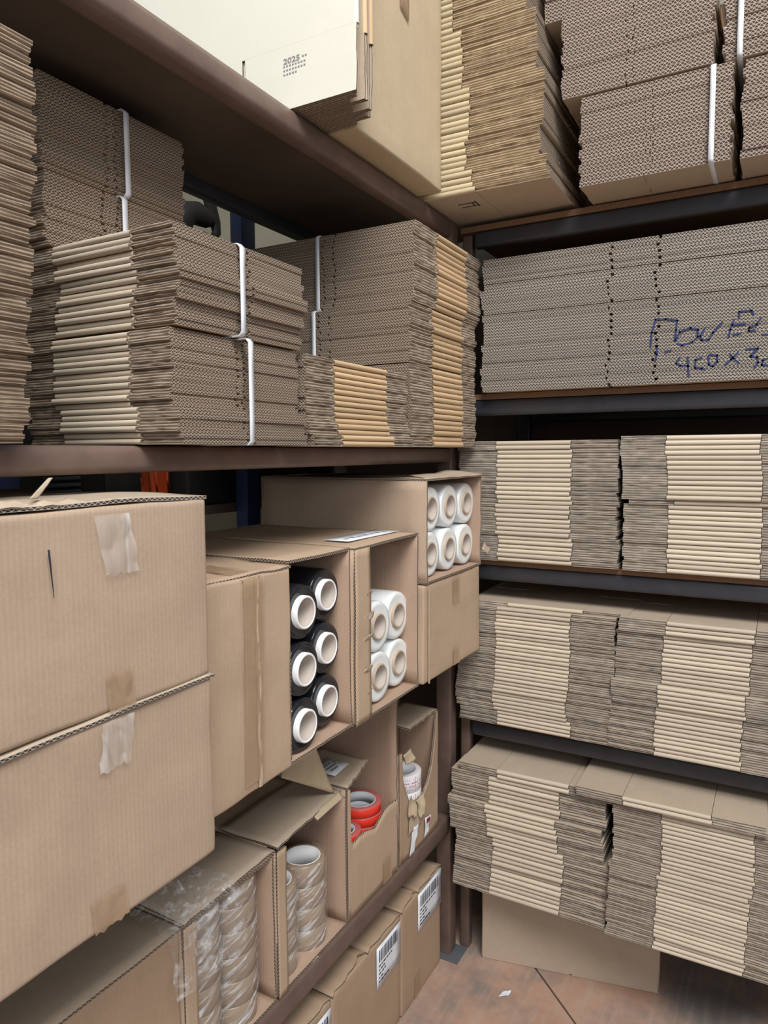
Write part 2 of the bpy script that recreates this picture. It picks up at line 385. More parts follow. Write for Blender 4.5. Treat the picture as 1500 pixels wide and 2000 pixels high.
# ------------------------------------------------------------------ flat-folded cartons
def ply(mb, xs, y0, y1, z0, z1, rng, free, rag=0.0014, droop=0.0):
    """one flap ply: rough ends, fluted free end"""
    n = len(xs)
    a = [y0+rng.uniform(-rag, rag) for _ in xs]; b = [y1+rng.uniform(-rag, rag) for _ in xs]
    dz = [rng.uniform(-0.05, 0.05)*(z1-z0) for _ in xs]
    Tf = [(xs[i], a[i], z1+dz[i]) for i in range(n)]; Tb = [(xs[i], b[i], z1+dz[i]) for i in range(n)]
    Bf = [(xs[i], a[i]+rng.uniform(0, rag*0.7), z0+dz[i]) for i in range(n)]; Bb = [(xs[i], b[i], z0+dz[i]) for i in range(n)]
    for i in range(n-1):
        mb.quad([Tf[i], Tf[i+1], Tb[i+1], Tb[i]], 0); mb.quad([Bf[i], Bb[i], Bb[i+1], Bf[i+1]], 0)
        u0_, u1_ = xs[i], xs[i+1]
        mb.quad([Bf[i], Bf[i+1], Tf[i+1], Tf[i]], 1, [(u0_, 0), (u1_, 0), (u1_, 1), (u0_, 1)])
        mb.quad([Bb[i+1], Bb[i], Tb[i], Tb[i+1]], 1, [(u1_, 0), (u0_, 0), (u0_, 1), (u1_, 1)])
    for i, isfree in ((0, free == 'l'), (n-1, free == 'r')):
        q = [Bb[i], Bf[i], Tf[i], Tb[i]]; uv = [(b[i], 0), (a[i], 0), (a[i], 1), (b[i], 1)]
        if i: q.reverse(); uv.reverse()
        mb.quad(q, 2 if isfree else 1, uv)

def carton_meshes(W, f, A, t, su, sl, mats, seed, sw=0.007, ins=0.004, fr=None, gap=0.0012):
    rng = random.Random(seed); fr = fr or f
    mb = MB(); r = t*0.5; seg = 6
    prof = []
    for i in range(seg+1):
        a = -math.pi/2 - math.pi*i/seg
        prof.append((r+r*math.cos(a), r+r*math.sin(a)))
    for i in range(seg+1):
        a = math.pi/2 - math.pi*i/seg
        prof.append((A-r+r*math.cos(a), r+r*math.sin(a)))
    n = len(prof); x0, x1 = f, W-fr
    X = [x0, (x0+x1)/2, x1]
    wob = [rng.uniform(-0.001, 0.001) for _ in X]
    g = [[(x, y+(w if y < A/2 else 0), z) for x, w in zip(X, wob)] for y, z in prof+prof[:1]]
    for i in range(n):
        mb.grid([g[i], g[i+1]], 3 if (i < seg or seg < i < 2*seg+1) else 0, smooth=(i != seg and i != n-1))
    mb.quad([(x0, y, z) for y, z in prof], 1, [(y, z/t) for y, z in prof]); mb.quad([(x1, y, z) for y, z in reversed(prof)], 1, [(y, z/t) for y, z in reversed(prof)])
    body = mb.mesh('flat_carton', mats)
    fl = []
    for side in 'lr':
        mb = MB()
        a, b_ = (0, f-gap) if side == 'l' else (W-fr+gap, W)
        xs = [a+(b_-a)*i/5 for i in range(6)]
        h = t*0.5
        for z0, z1, sp in ((h*1.04, t, su), (0, h*0.96, sl)):
            i1 = ins+rng.uniform(-0.002, 0.003)
            ply(mb, xs, i1, sp-sw/2, z0, z1, rng, side); ply(mb, xs, sp+sw/2, A-ins, z0, z1, rng, side)
        fl.append(mb.mesh('end_flaps', mats))
    return body, fl[0], fl[1]

def stack(name, origin, rz, n, pitch, W, f, A, su, sl, mats, seed, label=None, group=None, off=None, jx=0.0025, jy=0.002, jr=0.003, parent=None, variants=4, tilt=None, fill=0.95, ins=0.004, fr=None, pname='flat_carton', zfun=None, sw=0.007):
    rng = random.Random(seed)
    V = [carton_meshes(W, f, A, pitch*fill, su, sl, mats, seed*10+k, sw=sw, ins=ins, fr=fr) for k in range(variants)]
    out = []
    for k in range(n):
        b, l, r_ = V[rng.randrange(variants)]
        o = link(pname, b, parent)
        dx, dy = off(k) if off else (0, 0)
        dx += rng.uniform(-jx, jx); dy += rng.uniform(-jy, jy)
        c_, s_ = math.cos(rz), math.sin(rz)
        z = zfun(k) if zfun else k*pitch
        o.location = (origin[0]+dx*c_-dy*s_, origin[1]+dx*s_+dy*c_, origin[2]+z)
        o.rotation_euler = (0, 0, rz+rng.uniform(-jr, jr))
        if tilt:
            o.rotation_euler.x, o.rotation_euler.y = tilt(k)
        if not parent:
            i = n-k
            tag(o, label(i) if label else None, 'flat carton', group)
        link('end_flaps', l, o); link('end_flaps', r_, o)
        out.append(o)
    return out

def lab(where):
    def f(i):
        w = 'top' if i == 1 else ordinal(i)
        return ('flat-folded brown carton on top of the '+where) if i == 1 else ('flat-folded brown carton, '+w+' from top of the '+where)
    return f
def groups(breaks, vals, rngseed=0, wander=0.0):
    rg = random.Random(rngseed); walk = [0]
    for _ in range(80): walk.append(max(-wander, min(wander, walk[-1]+rg.uniform(-wander, wander)*0.6)))
    def f(k):
        for b_, v in zip(breaks, vals):
            if k < b_: return (v[0]+walk[k], v[1])
        return (vals[-1][0]+walk[k], vals[-1][1])
    return f
PALE = ['kraft_flat', 'raw_grey', 'flute_grey', 'fold_pale']
TAN = ['kraft_flat', 'raw', 'flute', 'fold_tan']
STRAP = ['kraft', 'raw', 'flute', 'fold_pale']
YEL = ['kraft_flat', 'raw_warm', 'flute', 'fold_yellow']
ROSY = ['kraft_flat', 'raw', 'flute_pink', 'fold_tan']

# right rack, third shelf down
stack('b3l', (-0.829, 1.938, 1.186), 0, 27, 0.01285, 0.455, 0.118, 0.50, 0.22, 0.26, PALE, 31, lab('left stack, back rack, third shelf'), 'flat cartons, left stack, third shelf of the back rack',
      groups((6, 13, 99), ((0.004, 0.003), (-0.002, -0.002), (0, 0)), 1, 0.004), fr=0.124)
stack('b3r', (-0.366, 1.938, 1.186), 0, 28, 0.0127, 0.445, 0.112, 0.50, 0.22, 0.26, PALE, 32, lab('right stack, back rack, third shelf'), 'flat cartons, right stack, third shelf of the back rack',
      groups((14, 15, 99), ((0.004, 0.004), (0.02, 0.002), (0, -0.006)), 2, 0.004), fr=0.12)
# fourth shelf
stack('b4l', (-0.826, 1.922, 0.702), 0, 32, 0.0114, 0.452, 0.118, 0.50, 0.22, 0.26, PALE, 41, lab('left stack, back rack, fourth shelf'), 'flat cartons, left stack, fourth shelf of the back rack',
      groups((4, 9, 20, 31, 99), ((0.008, 0.003), (-0.004, 0.0), (0.002, -0.003), (0, 0.002), (0.03, 0.012)), 3, 0.004), fr=0.12,
      zfun=lambda k: k*0.0114)
stack('b4r', (-0.368, 1.922, 0.702), 0, 30, 0.0121, 0.445, 0.118, 0.50, 0.22, 0.26, PALE, 42, lab('right stack, back rack, fourth shelf'), 'flat cartons, right stack, fourth shelf of the back rack',
      groups((11, 16, 27, 99), ((-0.012, 0.0), (-0.006, -0.01), (-0.001, 0.0), (0.004, -0.008)), 4, 0.003), fr=0.124)
# bottom shelf
stack('b5l', (-0.822, 1.872, 0.207), 0, 28, 0.0138, 0.448, 0.118, 0.52, 0.22, 0.26, PALE, 51, lab('left stack, back rack, bottom shelf'), 'flat cartons, left stack, bottom shelf of the back rack',
      groups((7, 13, 20, 26, 99), ((0.0, 0.004), (0.008, 0.0), (-0.008, -0.004), (0.0, 0.002), (0.03, 0.0)), 5, 0.006), fr=0.125, jr=0.012)
stack('b5r', (-0.362, 1.862, 0.207), 0, 35, 0.0114, 0.452, 0.122, 0.52, 0.22, 0.26, PALE, 52, lab('right stack, back rack, bottom shelf'), 'flat cartons, right stack, bottom shelf of the back rack',
      groups((8, 18, 33, 99), ((-0.006, 0.0), (-0.002, -0.003), (0.006, 0.001), (-0.09, -0.012)), 6, 0.004), fr=0.12, jr=0.006)
# second shelf: corrugated ends towards the aisle
stack('flour', (0.052, 1.928, 1.672), rad(90), 22, 0.0167, 0.48, 0.13, 0.812, 0.34, 0.457, ['kraft_flat', 'raw_grey', 'flute_grey', 'fold_pale'], 61,
      lab('marker-lettered stack, back rack, second shelf'), 'flat cartons in the marker-lettered stack on the second shelf',
      None, jx=0.0012, jy=0.007, jr=0.002, fill=0.96, zfun=lambda k: k*0.0164+(0.003 if k > 12 else 0)+(0.003 if k > 17 else 0))
# the lettered stack rests under the top shelf; top shelf stacks
def lean(k): return (0.0 if k < 2 else (-0.03 if k < 12 else (-0.012 if k < 20 else -0.05)) + 0.004*math.sin(k*1.7), 0.012 if k % 7 < 3 else 0)
stack('topspine', (-1.125, 1.757, 2.166), 0, 40, 0.0148, 0.60, 0.195, 0.40, 0.17, 0.23, YEL, 71, lab('yellowish tall stack on the back rack'), 'flat cartons in the tall yellowish stack at the top corner',
      groups((1, 4, 9, 18, 28, 99), ((0.012, -0.006), (0.002, 0.0), (-0.014, 0.004), (-0.004, 0.006), (-0.03, 0.01), (-0.055, 0.012)), 7, 0.005), jr=0.006, ins=0.003)
# mid shelf of the left rack
stack('s1', (-0.782, -0.04, 1.514), rad(90), 44, 0.0107, 0.585, 0.20, 0.36, 0.16, 0.2, ['kraft_flat', 'raw_brown', 'flute', 'fold_tan'], 81, lab('tall stack at the far left edge'), 'flat cartons in the tall stack at the left edge',
      lambda k: (-0.012+0.03*min(1, k/34), 0.0), jx=0.004, jy=0.002)
stack('small', (-0.768, 1.088, 1.514), rad(90), 15, 0.0113, 0.408, 0.092, 0.22, 0.10, 0.13, TAN, 82, lab('low stack on the middle left shelf'), 'flat cartons in the low stack between two taller stacks',
      groups((2, 4, 99), ((0.012, -0.012), (0.004, -0.004), (0, 0)), 8, 0.005), fr=0.105)

# strapped bundles: one thing each, cartons are its parts
def bundle(label, origin, rz, n, pitch, W, f, A, su, sl, mats, seed, straps, off=None, fr=None, group=None, **k):
    e = empty('strapped_carton_bundle', origin, label, 'carton bundle', group, rz)
    stack('x', (0, 0, 0), 0, n, pitch, W, f, A, su, sl, mats, seed, None, None, off, parent=e, fr=fr, pname='folded_carton', **k)
    H = n*pitch; wv = 0.0115
    for kind, pos in straps:
        th = 0.0013; g = 0.0105
        if kind == 'u':      # strap runs over the cut ends at depth y = pos
            loop = [(-g, -0.0015), (W+g, -0.0015), (W+g, H+0.0015), (-g, H+0.0015)]; pts = lambda a, b_, s: (a, pos+s*wv/2, b_)
        else:                # strap runs over the folded sides at x = pos
            loop = [(-g, -0.0015), (A+g, -0.0015), (A+g, H+0.0015), (-g, H+0.0015)]; pts = lambda a, b_, s: (pos+s*wv/2, a, b_)
        mb = MB(); L = []
        for i in range(4):
            a, b_ = Vector(loop[i]), Vector(loop[(i+1) % 4]); d = (b_-a); ln = d.length; cut = min(0.006, ln*0.3)/ln
            for s in (cut, 0.25, 0.5, 0.75, 1-cut): L.append(a+d*s)
        L.append(L[0]); cen = Vector((sum(p.x for p in L)/len(L), sum(p.y for p in L)/len(L)))
        outer = [[pts(p.x, p.y, s) for s in (-1, 1)] for p in L]
        inner = [[pts(p.x+(cen.x-p.x)*th/0.1*0.5, p.y+(0.0 if abs(p.y-cen.y) < H*0.4 else math.copysign(th, cen.y-p.y)), s) for s in (-1, 1)] for p in L]
        mb.grid(outer, 0, smooth=True); mb.grid(inner, 0, smooth=True, flip=True)
        for i in range(len(L)-1):
            for s in (0, 1): mb.quad([outer[i][s], outer[i+1][s], inner[i+1][s], inner[i][s]])
        so = mb.build('strap', ['strap'], e); so['label'] = 'white plastic strap'
    return e
bundle('lower strapped bundle of pale-folded cartons at front of the middle left shelf', (-1.108, 0.752, 1.515), 0, 18, 0.0094, 0.345, 0.088, 0.318, 0.148, 0.165, STRAP, 91, [('u', 0.158)],
       groups((6, 11, 99), ((0.004, 0.0), (-0.012, 0.0), (-0.010, 0.002)), 9, 0.003), fr=0.083, jr=0.008, jy=0.004)
bundle('upper strapped bundle of pale-folded cartons at front of the middle left shelf', (-1.108, 0.754, 1.688), 0, 15, 0.0094, 0.345, 0.088, 0.318, 0.148, 0.165, STRAP, 92, [('u', 0.140)],
       groups((4, 7, 9, 99), ((-0.008, 0.002), (0.0, 0.003), (0.007, 0.006), (0.0, 0.0)), 10, 0.003), fr=0.083, jr=0.008, jy=0.005)
bundle('lower dim strapped bundle resting on the front strapped cartons under the top shelf', (-1.375, 0.742, 1.834), 0, 11, 0.0105, 0.345, 0.09, 0.315, 0.118, 0.15, STRAP, 93, [('u', 0.158)], jy=0.004, fr=0.085)
bundle('upper dim strapped bundle touching the dark underside of the top left shelf', (-1.378, 0.746, 1.954), 0, 14, 0.0105, 0.345, 0.09, 0.315, 0.13, 0.15, STRAP, 94, [('u', 0.166)], jy=0.004, fr=0.085)
for z, n, lb, sd in ((1.515, 14, 'lowest strapped bundle of the tall tan-folded stack beside the corner post', 95), (1.7155, 10, 'middle strapped bundle of the tall tan-folded stack beside the corner post', 96), (1.8595, 13, 'topmost strapped bundle of the tall tan-folded stack beside the corner post', 97)):
    bundle(lb, (-0.768+(0.0 if sd != 97 else 0.006), 1.512+(0 if sd != 97 else 0.012), z), rad(90), n, 0.0141, 0.412, 0.118, 0.56, 0.23, 0.262, ['kraft_flat', 'raw', 'flute', 'fold_tan'], sd, [('u', 0.272)],
           fr=0.105, jx=0.0015, jy=0.004, jr=0.004)
# top shelf of the back rack, right
for lb, x, y, z, n, A, sd, st in (
        ('lower strapped bundle with fluted edges on the back rack top shelf', -0.121, 1.832, 2.157, 12, 0.345, 101, 0.043),
        ('middle strapped bundle with fluted edges overhanging left on back rack top shelf', -0.163, 1.826, 2.373, 11, 0.35, 102, None),
        ('topmost fluted bundle cut by the photo upper edge, set to the left', -0.20, 1.84, 2.572, 9, 0.36, 103, None),
        ('lower right fluted bundle on back rack top shelf, right of jagged gap', 0.245, 1.838, 2.157, 12, 0.352, 104, None),
        ('upper right strapped fluted bundle, right of the jagged gap on top shelf', 0.205, 1.832, 2.373, 11, 0.352, 105, 0.317)):
    bundle(lb, (x, y, z), rad(90), n, 0.0176, 0.50, 0.13, A, A*0.5, A*0.55, ROSY, sd, [('u', st)] if st else [('v', 0.25)], jx=0.0015, jy=0.005, jr=0.004, fill=0.97, sw=0.0006)

# marker lettering over the stacked edges
ST = [[(-0.3, 1.764), (-0.297, 1.8), (-0.289, 1.832), (-0.265, 1.831), (-0.238, 1.825)], [(-0.238, 1.825), (-0.24, 1.802), (-0.242, 1.777)], [(-0.24, 1.777), (-0.231, 1.796), (-0.207, 1.804), (-0.19, 1.798), (-0.19, 1.781), (-0.202, 1.769), (-0.225, 1.763), (-0.237, 1.768)], [(-0.175, 1.799), (-0.184, 1.782), (-0.181, 1.772), (-0.165, 1.772), (-0.156, 1.788), (-0.137, 1.81)], [(-0.111, 1.815), (-0.118, 1.792), (-0.121, 1.775)], [(-0.114, 1.803), (-0.086, 1.803)], [(-0.1, 1.819), (-0.1, 1.833), (-0.074, 1.833), (-0.069, 1.823)], [(-0.11, 1.779), (-0.096, 1.781)], [(-0.054, 1.812), (-0.062, 1.799), (-0.077, 1.793), (-0.078, 1.786), (-0.065, 1.785)], [(-0.048, 1.774), (-0.033, 1.774)], [(-0.284, 1.76), (-0.284, 1.745), (-0.287, 1.73)], [(-0.263, 1.749), (-0.252, 1.752)], [(-0.229, 1.734), (-0.238, 1.719), (-0.228, 1.713), (-0.209, 1.712)], [(-0.211, 1.732), (-0.21, 1.71), (-0.208, 1.687)], [(-0.18, 1.73), (-0.193, 1.725), (-0.194, 1.706), (-0.179, 1.704), (-0.172, 1.701)], [(-0.164, 1.732), (-0.163, 1.712), (-0.154, 1.707), (-0.144, 1.718), (-0.145, 1.733), (-0.162, 1.736)], [(-0.116, 1.733), (-0.109, 1.723), (-0.098, 1.712)], [(-0.1, 1.736), (-0.114, 1.721), (-0.127, 1.708)], [(-0.081, 1.743), (-0.058, 1.743), (-0.072, 1.726), (-0.058, 1.722), (-0.056, 1.71), (-0.063, 1.699)], [(-0.031, 1.72), (-0.046, 1.714), (-0.048, 1.704), (-0.031, 1.701)]]
mb = MB()
for s in ST:
    for (x0, z0), (x1, z1) in zip(s, s[1:]):
        d = Vector((x1-x0, z1-z0)).normalized()*0.0022; q = Vector((-d.y, d.x))
        c4 = [(x0-d.x+q.x, z0-d.y+q.y), (x0-d.x-q.x, z0-d.y-q.y), (x1+d.x-q.x, z1+d.y-q.y), (x1+d.x+q.x, z1+d.y+q.y)]
        mb.quad([(x, 1.9262, z) for x, z in c4])
hw = mb.build('marker_lettering', ['ink_blue']); tag(hw, 'blue marker handwriting with 450 x 3 across the fluted stack edges', 'lettering')

# standing flat cartons on the top left shelf and on the floor
def stand(name, M3, origin, W, f, A, t_, su, sl, mats, seed, label, group=None, ins=0.003):
    b, l, r_ = carton_meshes(W, f, A, t_, su, sl, mats, seed, ins=ins, gap=0.0002)
    o = link(name, b); mm = Matrix(M3).transposed().to_4x4(); mm.translation = Vector(origin); o.matrix_world = mm
    link('end_flaps', l, o); link('end_flaps', r_, o); tag(o, label, 'flat carton', group); return o
MW = ((0, 0, 1), (-1, 0, 0), (0, -1, 0))
WH = ['white_liner', 'raw', 'flute', 'white_liner']
yy = 1.164
xe = [-0.703, -0.712, -0.735, -0.706, -0.745, -0.752, -0.715, -0.76, -0.735, -0.77]
names = ['white-faced flat carton standing on the top left shelf, date-stamped, frontmost']
for i, x in enumerate(xe):
    tt = 0.0122
    o = stand('flat_carton', MW, (x, yy+tt*(i+1), 2.1655), 0.62, 0.118, 0.78, tt*0.93, 0.264 if i == 0 else 0.3, 0.33, WH if i < 2 else TAN, 200+i,
              names[0] if i == 0 else 'standing flat carton, '+ordinal(i+1)+' behind the white date-stamped face on the top shelf', 'standing flat cartons on the top left shelf')
    if i == 0: front = o
# printed date stamp on the front face (local z points to the aisle)
fc = bpy.data.curves.new('stamp_text', 'FONT'); fc.body = '2025'; fc.size = 0.0145; fc.extrude = 0.0001; fc.offset = 0.0004; fc.space_character = 1.05
tmp = bpy.data.objects.new('stamp_text', fc); COL.objects.link(tmp)
me_ = bpy.data.meshes.new_from_object(tmp.evaluated_get(bpy.context.evaluated_depsgraph_get())); bpy.data.objects.remove(tmp)
me_.materials.clear(); me_.materials.append(M['ink_grey'])
for v in me_.vertices: v.co.x *= 1.32
ts = link('date_stamp', me_, front)
# local x = up, local y = towards -X: text x -> -y, text y -> +x
tm = Matrix(((0, -1, 0), (1, 0, 0), (0, 0, 1))).transposed().to_4x4(); tm.translation = Vector((0.0845, 0.166, 0.01145+0.0003)); ts.matrix_local = tm
mb = MB()
for r_, (y_, n_) in enumerate(((0.044, 2), (0.0, 8), (0.0, 8), (0.0, 5))):
    for q in range(n_):
        yl = 0.166-y_-q*0.0068; xl = 0.0855-(0.0075*r_ if r_ else -0.002)
        mb.box(xl, xl+0.0038, yl-0.0042, yl, 0.01145, 0.01165)
mb.build('stamp_grid', ['ink_grey'], front)
PANEL_M = ((0, 0, 1), (math.cos(rad(12)), math.sin(rad(12)), 0), (-math.sin(rad(12)), math.cos(rad(12)), 0))
stand('flat_carton', PANEL_M, (-0.762, 1.972, FZ+0.001), 0.24, 0.004, 0.52, 0.012, 0.25, 0.27, ['kraft_flat', 'raw_grey', 'flute_grey', 'kraft_flat'], 260, 'plain flat carton standing upright on the floor under the back rack')

# ------------------------------------------------------------------ boxes
def strip(name, pts, w_dir, width, mat, parent, off=0.0012, nv=4, seed=0, amp=0.0004, rag=0.02):
    """tape strip along a polyline of points lying on faces"""
    pts = [Vector(p) for p in pts]; wd_ = Vector(w_dir)
    L = []
    for a, b_ in zip(pts, pts[1:]):
        n = max(2, int((b_-a).length/0.012))
        for i in range(n): L.append(a+(b_-a)*i/n)
    L.append(pts[-1]); P = []
    for i, p in enumerate(L):
        row = []
        for j in range(nv+1):
            s = j/nv-0.5
            e = rag*width*noise.noise(Vector((j*1.7, seed, 0))) if i in (0, len(L)-1) else 0
            q = p+wd_*width*s
            q = q+noise.noise_vector(q*55+Vector((seed, 0, 0)))*amp
            row.append(q)
        P.append(row)
    mb = MB(); mb.grid(P, 0); o = mb.build(name, [mat], parent, weld=False); return o

# the two big boxes on the left
BX = -0.690
def big_box(name, y0, y1, z0, z1, mat, label, seed, depth=0.42):
    e = empty(name, (BX, (y0+y1)/2, z0), label, 'box')
    o = bevel_box('body', BX-depth, BX, y0, y1, z0, z1, mat, None, 0.007, 22, 0.0042, 6, seed, 3)
    o.parent = e; o.matrix_parent_inverse = Matrix.Translation(-Vector(e.location)); return e
def child(o, e): o.parent = e; o.matrix_parent_inverse = Matrix.Translation(-Vector(e.location)); return o
up_box = big_box('carton', 0.16, 0.733, 1.192, 1.438, 'kraft_pink', 'upper of two big closed cartons at left, crumpled clear tape patch', 11)
lo_box = big_box('carton', 0.16, 0.735, 0.930, 1.186, 'kraft_pink', 'lower of two big closed cartons at left, taped on its upper edge', 12)
f = BX+0.005
def tpatch(name, y0, y1, ztop, zbot, mat, e, seed, skew=0.012, amp=0.003, foldtop=0.0):
    P = []; nu, nv = 26, 34
    for i in range(nu+1):
        u = i/nu; row = []
        for j in range(nv+1):
            v = j/nv
            y = y0+(y1-y0)*u+skew*v; z = ztop+(zbot-ztop)*v
            if j == nv: z += 0.006*noise.noise(Vector((u*6, seed, 0)))
            cr = abs(noise.noise(Vector((y*48+z*16, z*22-y*10, seed))))
            row.append((f+0.0004+amp*cr-0.001, y, z))
        P.append(row)
    mb = MB(); mb.grid(P); return child(mb.build(name, [mat], None), e)
tpatch('clear_tape', 0.545, 0.594, 1.430, 1.358, 'clear_tape', up_box, 1, 0.012, 0.0085)
tpatch('clear_tape', 0.552, 0.592, 1.240, 1.194, 'tan_tape', up_box, 2, 0.004, 0.004)
tpatch('clear_tape', 0.545, 0.592, 1.184, 1.125, 'clear_tape', lo_box, 3, -0.008, 0.007)
tpatch('tan_tape', 0.520, 0.570, 0.975, 0.934, 'tan_tape', lo_box, 4, 0.004, 0.003)
# slit with a torn lip, and a vertical crease, on the upper box
mb = MB(); slab(mb, (f-0.0002, 0.4838, 1.398), (f-0.0002, 0.4862, 1.398), (f-0.0002, 0.4893, 1.345), (f-0.0002, 0.4888, 1.345), 0.0006, 3, 10, mf=0, mb_=0, me=0)
child(mb.build('slit', ['ink'], None), up_box)
# top flaps of the upper box, one torn with a raised lip
z = 1.4405
child(board('top_flap', ((BX-0.002, 0.735, z+0.0035), (BX-0.20, 0.735, z+0.004), (BX-0.20, 0.17, z+0.004), (BX-0.006, 0.17, z+0.005)), 0.0045, ['kraft_flat', 'flute_grey'], None, nu=10, nv=24, amp=0.0025, freq=9, seed=5,
            curl=lambda u, v: 0.002*math.exp(-((v-0.28)/0.2)**2)*(1-u)), up_box)
child(board('top_flap', ((BX-0.205, 0.735, z+0.002), (BX-0.41, 0.735, z+0.003), (BX-0.41, 0.17, z+0.004), (BX-0.205, 0.17, z+0.004)), 0.0045, ['kraft_flat', 'flute_grey'], None, nu=6, nv=12, amp=0.003, seed=6), up_box)
child(board('torn_strip', ((BX-0.002, 0.41, z+0.004), (BX-0.004, 0.60, z+0.004), (BX-0.022, 0.60, z+0.008), (BX-0.026, 0.41, z+0.016)), 0.002, ['kraft_flat', 'raw'], None, nu=24, nv=4, amp=0.006, freq=40, seed=8, v1=ragged(0.5, 9, 2, 0.6)), up_box)
child(board('torn_strip', ((BX-0.01, 0.475, z+0.012), (BX-0.012, 0.487, z+0.012), (BX-0.02, 0.512, z+0.034), (BX-0.02, 0.507, z+0.034)), 0.0015, ['kraft_flat', 'raw'], None, nu=4, nv=10, amp=0.002, freq=40, seed=9), up_box)
# curled top edge of lower box
child(board('top_flap', ((BX+0.003, 0.737, 1.187), (BX+0.004, 0.40, 1.186), (BX-0.03, 0.40, 1.189), (BX-0.03, 0.737, 1.190)), 0.0042, ['kraft_flat', 'flute_grey'], None, nu=24, nv=3, amp=0.004, freq=12, seed=4), lo_box)

# stretch-film cartons on the hidden third shelf
Z0 = 0.9335
FX = -0.752
# closed taped one
e = empty('carton', (FX, 0.9, Z0), 'closed carton with vertical tape seam, left of the black film rolls', 'box'); tc = e
child(bevel_box('body', -1.24, FX, 0.785, 1.004, Z0, 1.300, 'kraft', None, 0.006, 16, 0.004, 7, 21, 3), e)
child(strip('packing_tape', [(FX+0.005, 0.893, Z0+0.02), (FX+0.0055, 0.897, 1.10), (FX+0.0055, 0.898, 1.2965), (-0.80, 0.899, 1.3055), (-0.95, 0.9, 1.3055)], (0, 1, 0), 0.052, 'tan_tape', e, amp=0.0012), e)
P = [[(FX+0.0040+0.0018*(1-abs(s))+0.002*noise.noise(Vector((k*0.5, s, 0))), 0.9075+0.0055*s+0.004*noise.noise(Vector((k*0.23, 1, 0))), Z0+0.006+0.36*k/24) for s in (-1, -0.4, 0, 0.5, 1)] for k in range(25)]
mb = MB(); mb.grid(P); child(mb.build('seam_ridge', ['kraft'], None), e)
child(board('top_flap', ((-0.760, 0.79, 1.3035), (-0.752, 1.006, 1.3035), (-1.02, 1.006, 1.308), (-1.02, 0.79, 1.309)), 0.0045, ['kraft', 'flute'], None, nu=14, nv=10, amp=0.005, freq=12, seed=3, curl=lambda u, v: -0.004*math.exp(-((u-0.8)/0.12)**2)*(1-v)), e)

def open_carton(label, y0, y1, z0, z1, fx, bx, mo='kraft', mi='kraft_in', th=0.0055, left=0.0, right=0.0, seed=0, top=True, cat='box', leftwall_top=None, rag=0.006, topx=None):
    e = empty('carton', (fx, (y0+y1)/2, z0), label, cat); A = dict(amp=0.004, freq=8)
    zt = z1
    def b(name, P, **k):
        mats = k.pop('mats', [mo, 'flute', mi]); kk = dict(A); kk.update(k); return child(board(name, P, th, mats, None, mf=0, mb_=2, me=1, **kk), e)
    fr_ = lambda s: ragged(rag, 8, seed+s)
    # outward normals: u x v
    b('side_wall', ((fx, y0, z0+th), (fx, y0, zt), (bx, y0, zt), (bx, y0, z0+th)), nu=10, nv=10, v0=fr_(1), seed=seed) # -Y side
    b('side_wall', ((fx, y1, zt), (fx, y1, z0+th), (bx, y1, z0+th), (bx, y1, zt)), nu=10, nv=10, v0=fr_(2), seed=seed+1)
    if top: b('top_panel', ((topx or fx, y0, zt+th), (topx or fx, y1, zt+th), (bx, y1, zt+th), (bx, y0, zt+th)), nu=14, nv=8, v0=fr_(3), seed=seed+2)
    b('bottom_panel', ((fx, y1, z0), (fx, y0, z0), (bx, y0, z0), (bx, y1, z0)), nu=14, nv=8, v0=fr_(4), seed=seed+3, amp=0.0)
    b('back_wall', ((bx, y1, z0+th), (bx, y0, z0+th), (bx, y0, zt), (bx, y1, zt)), nu=6, nv=6, amp=0)
    if left: b('front_strip', ((fx+0.001, y0+left, z0), (fx+0.001, y0+left, zt), (fx+0.001, y0, zt), (fx+0.001, y0, z0))[::-1] if False else ((fx+0.003, y0, z0), (fx+0.003, y0+left, z0), (fx+0.003, y0+left, zt), (fx+0.003, y0, zt)), nu=5, nv=24, amp=0.002, seed=seed+4)
    if right: b('front_strip', ((fx+0.003, y1-right, z0), (fx+0.003, y1, z0), (fx+0.003, y1, zt), (fx+0.003, y1-right, zt)), nu=5, nv=24, amp=0.002, seed=seed+5)
    return e
c_black = open_carton('open carton holding black stretch film rolls with white cores', 1.0065, 1.218, Z0, 1.303, -0.760, -1.24, seed=30)
c_white = open_carton('open half-empty carton holding four clear stretch film rolls', 1.219, 1.514, Z0, 1.303, FX, -1.24, left=0.062, seed=40)
c_six = open_carton('open carton with six clear film rolls, stacked above a closed carton', 1.531, 1.886, 1.182, 1.432, -0.738, -1.24, mo='kraft_pink', seed=50)
e = empty('carton', (-0.742, 1.7, Z0), 'closed carton under the open carton with six clear film rolls', 'box')
child(bevel_box('body', -1.24, -0.742, 1.521, 1.886, Z0, 1.178, 'kraft', None, 0.005, 12, 0.0025, 7, 23, 2), e)
child(strip('packing_tape', [(-0.7375, 1.712, 1.105), (-0.7375, 1.712, 1.172)], (0, 1, 0), 0.042, 'tan_tape', e), e)
child(strip('packing_tape', [(-0.7375, 1.715, Z0+0.004), (-0.7375, 1.715, Z0+0.05)], (0, 1, 0), 0.042, 'tan_tape', e), e)
P = [[(-0.7385+0.003*(1-abs(s)), 1.524+0.02+0.003*s, Z0+0.24*k/8) for s in (-1, 0, 1)] for k in range(9)]
mb = MB(); mb.grid(P); child(mb.build('edge_crease', ['kraft'], None), e)
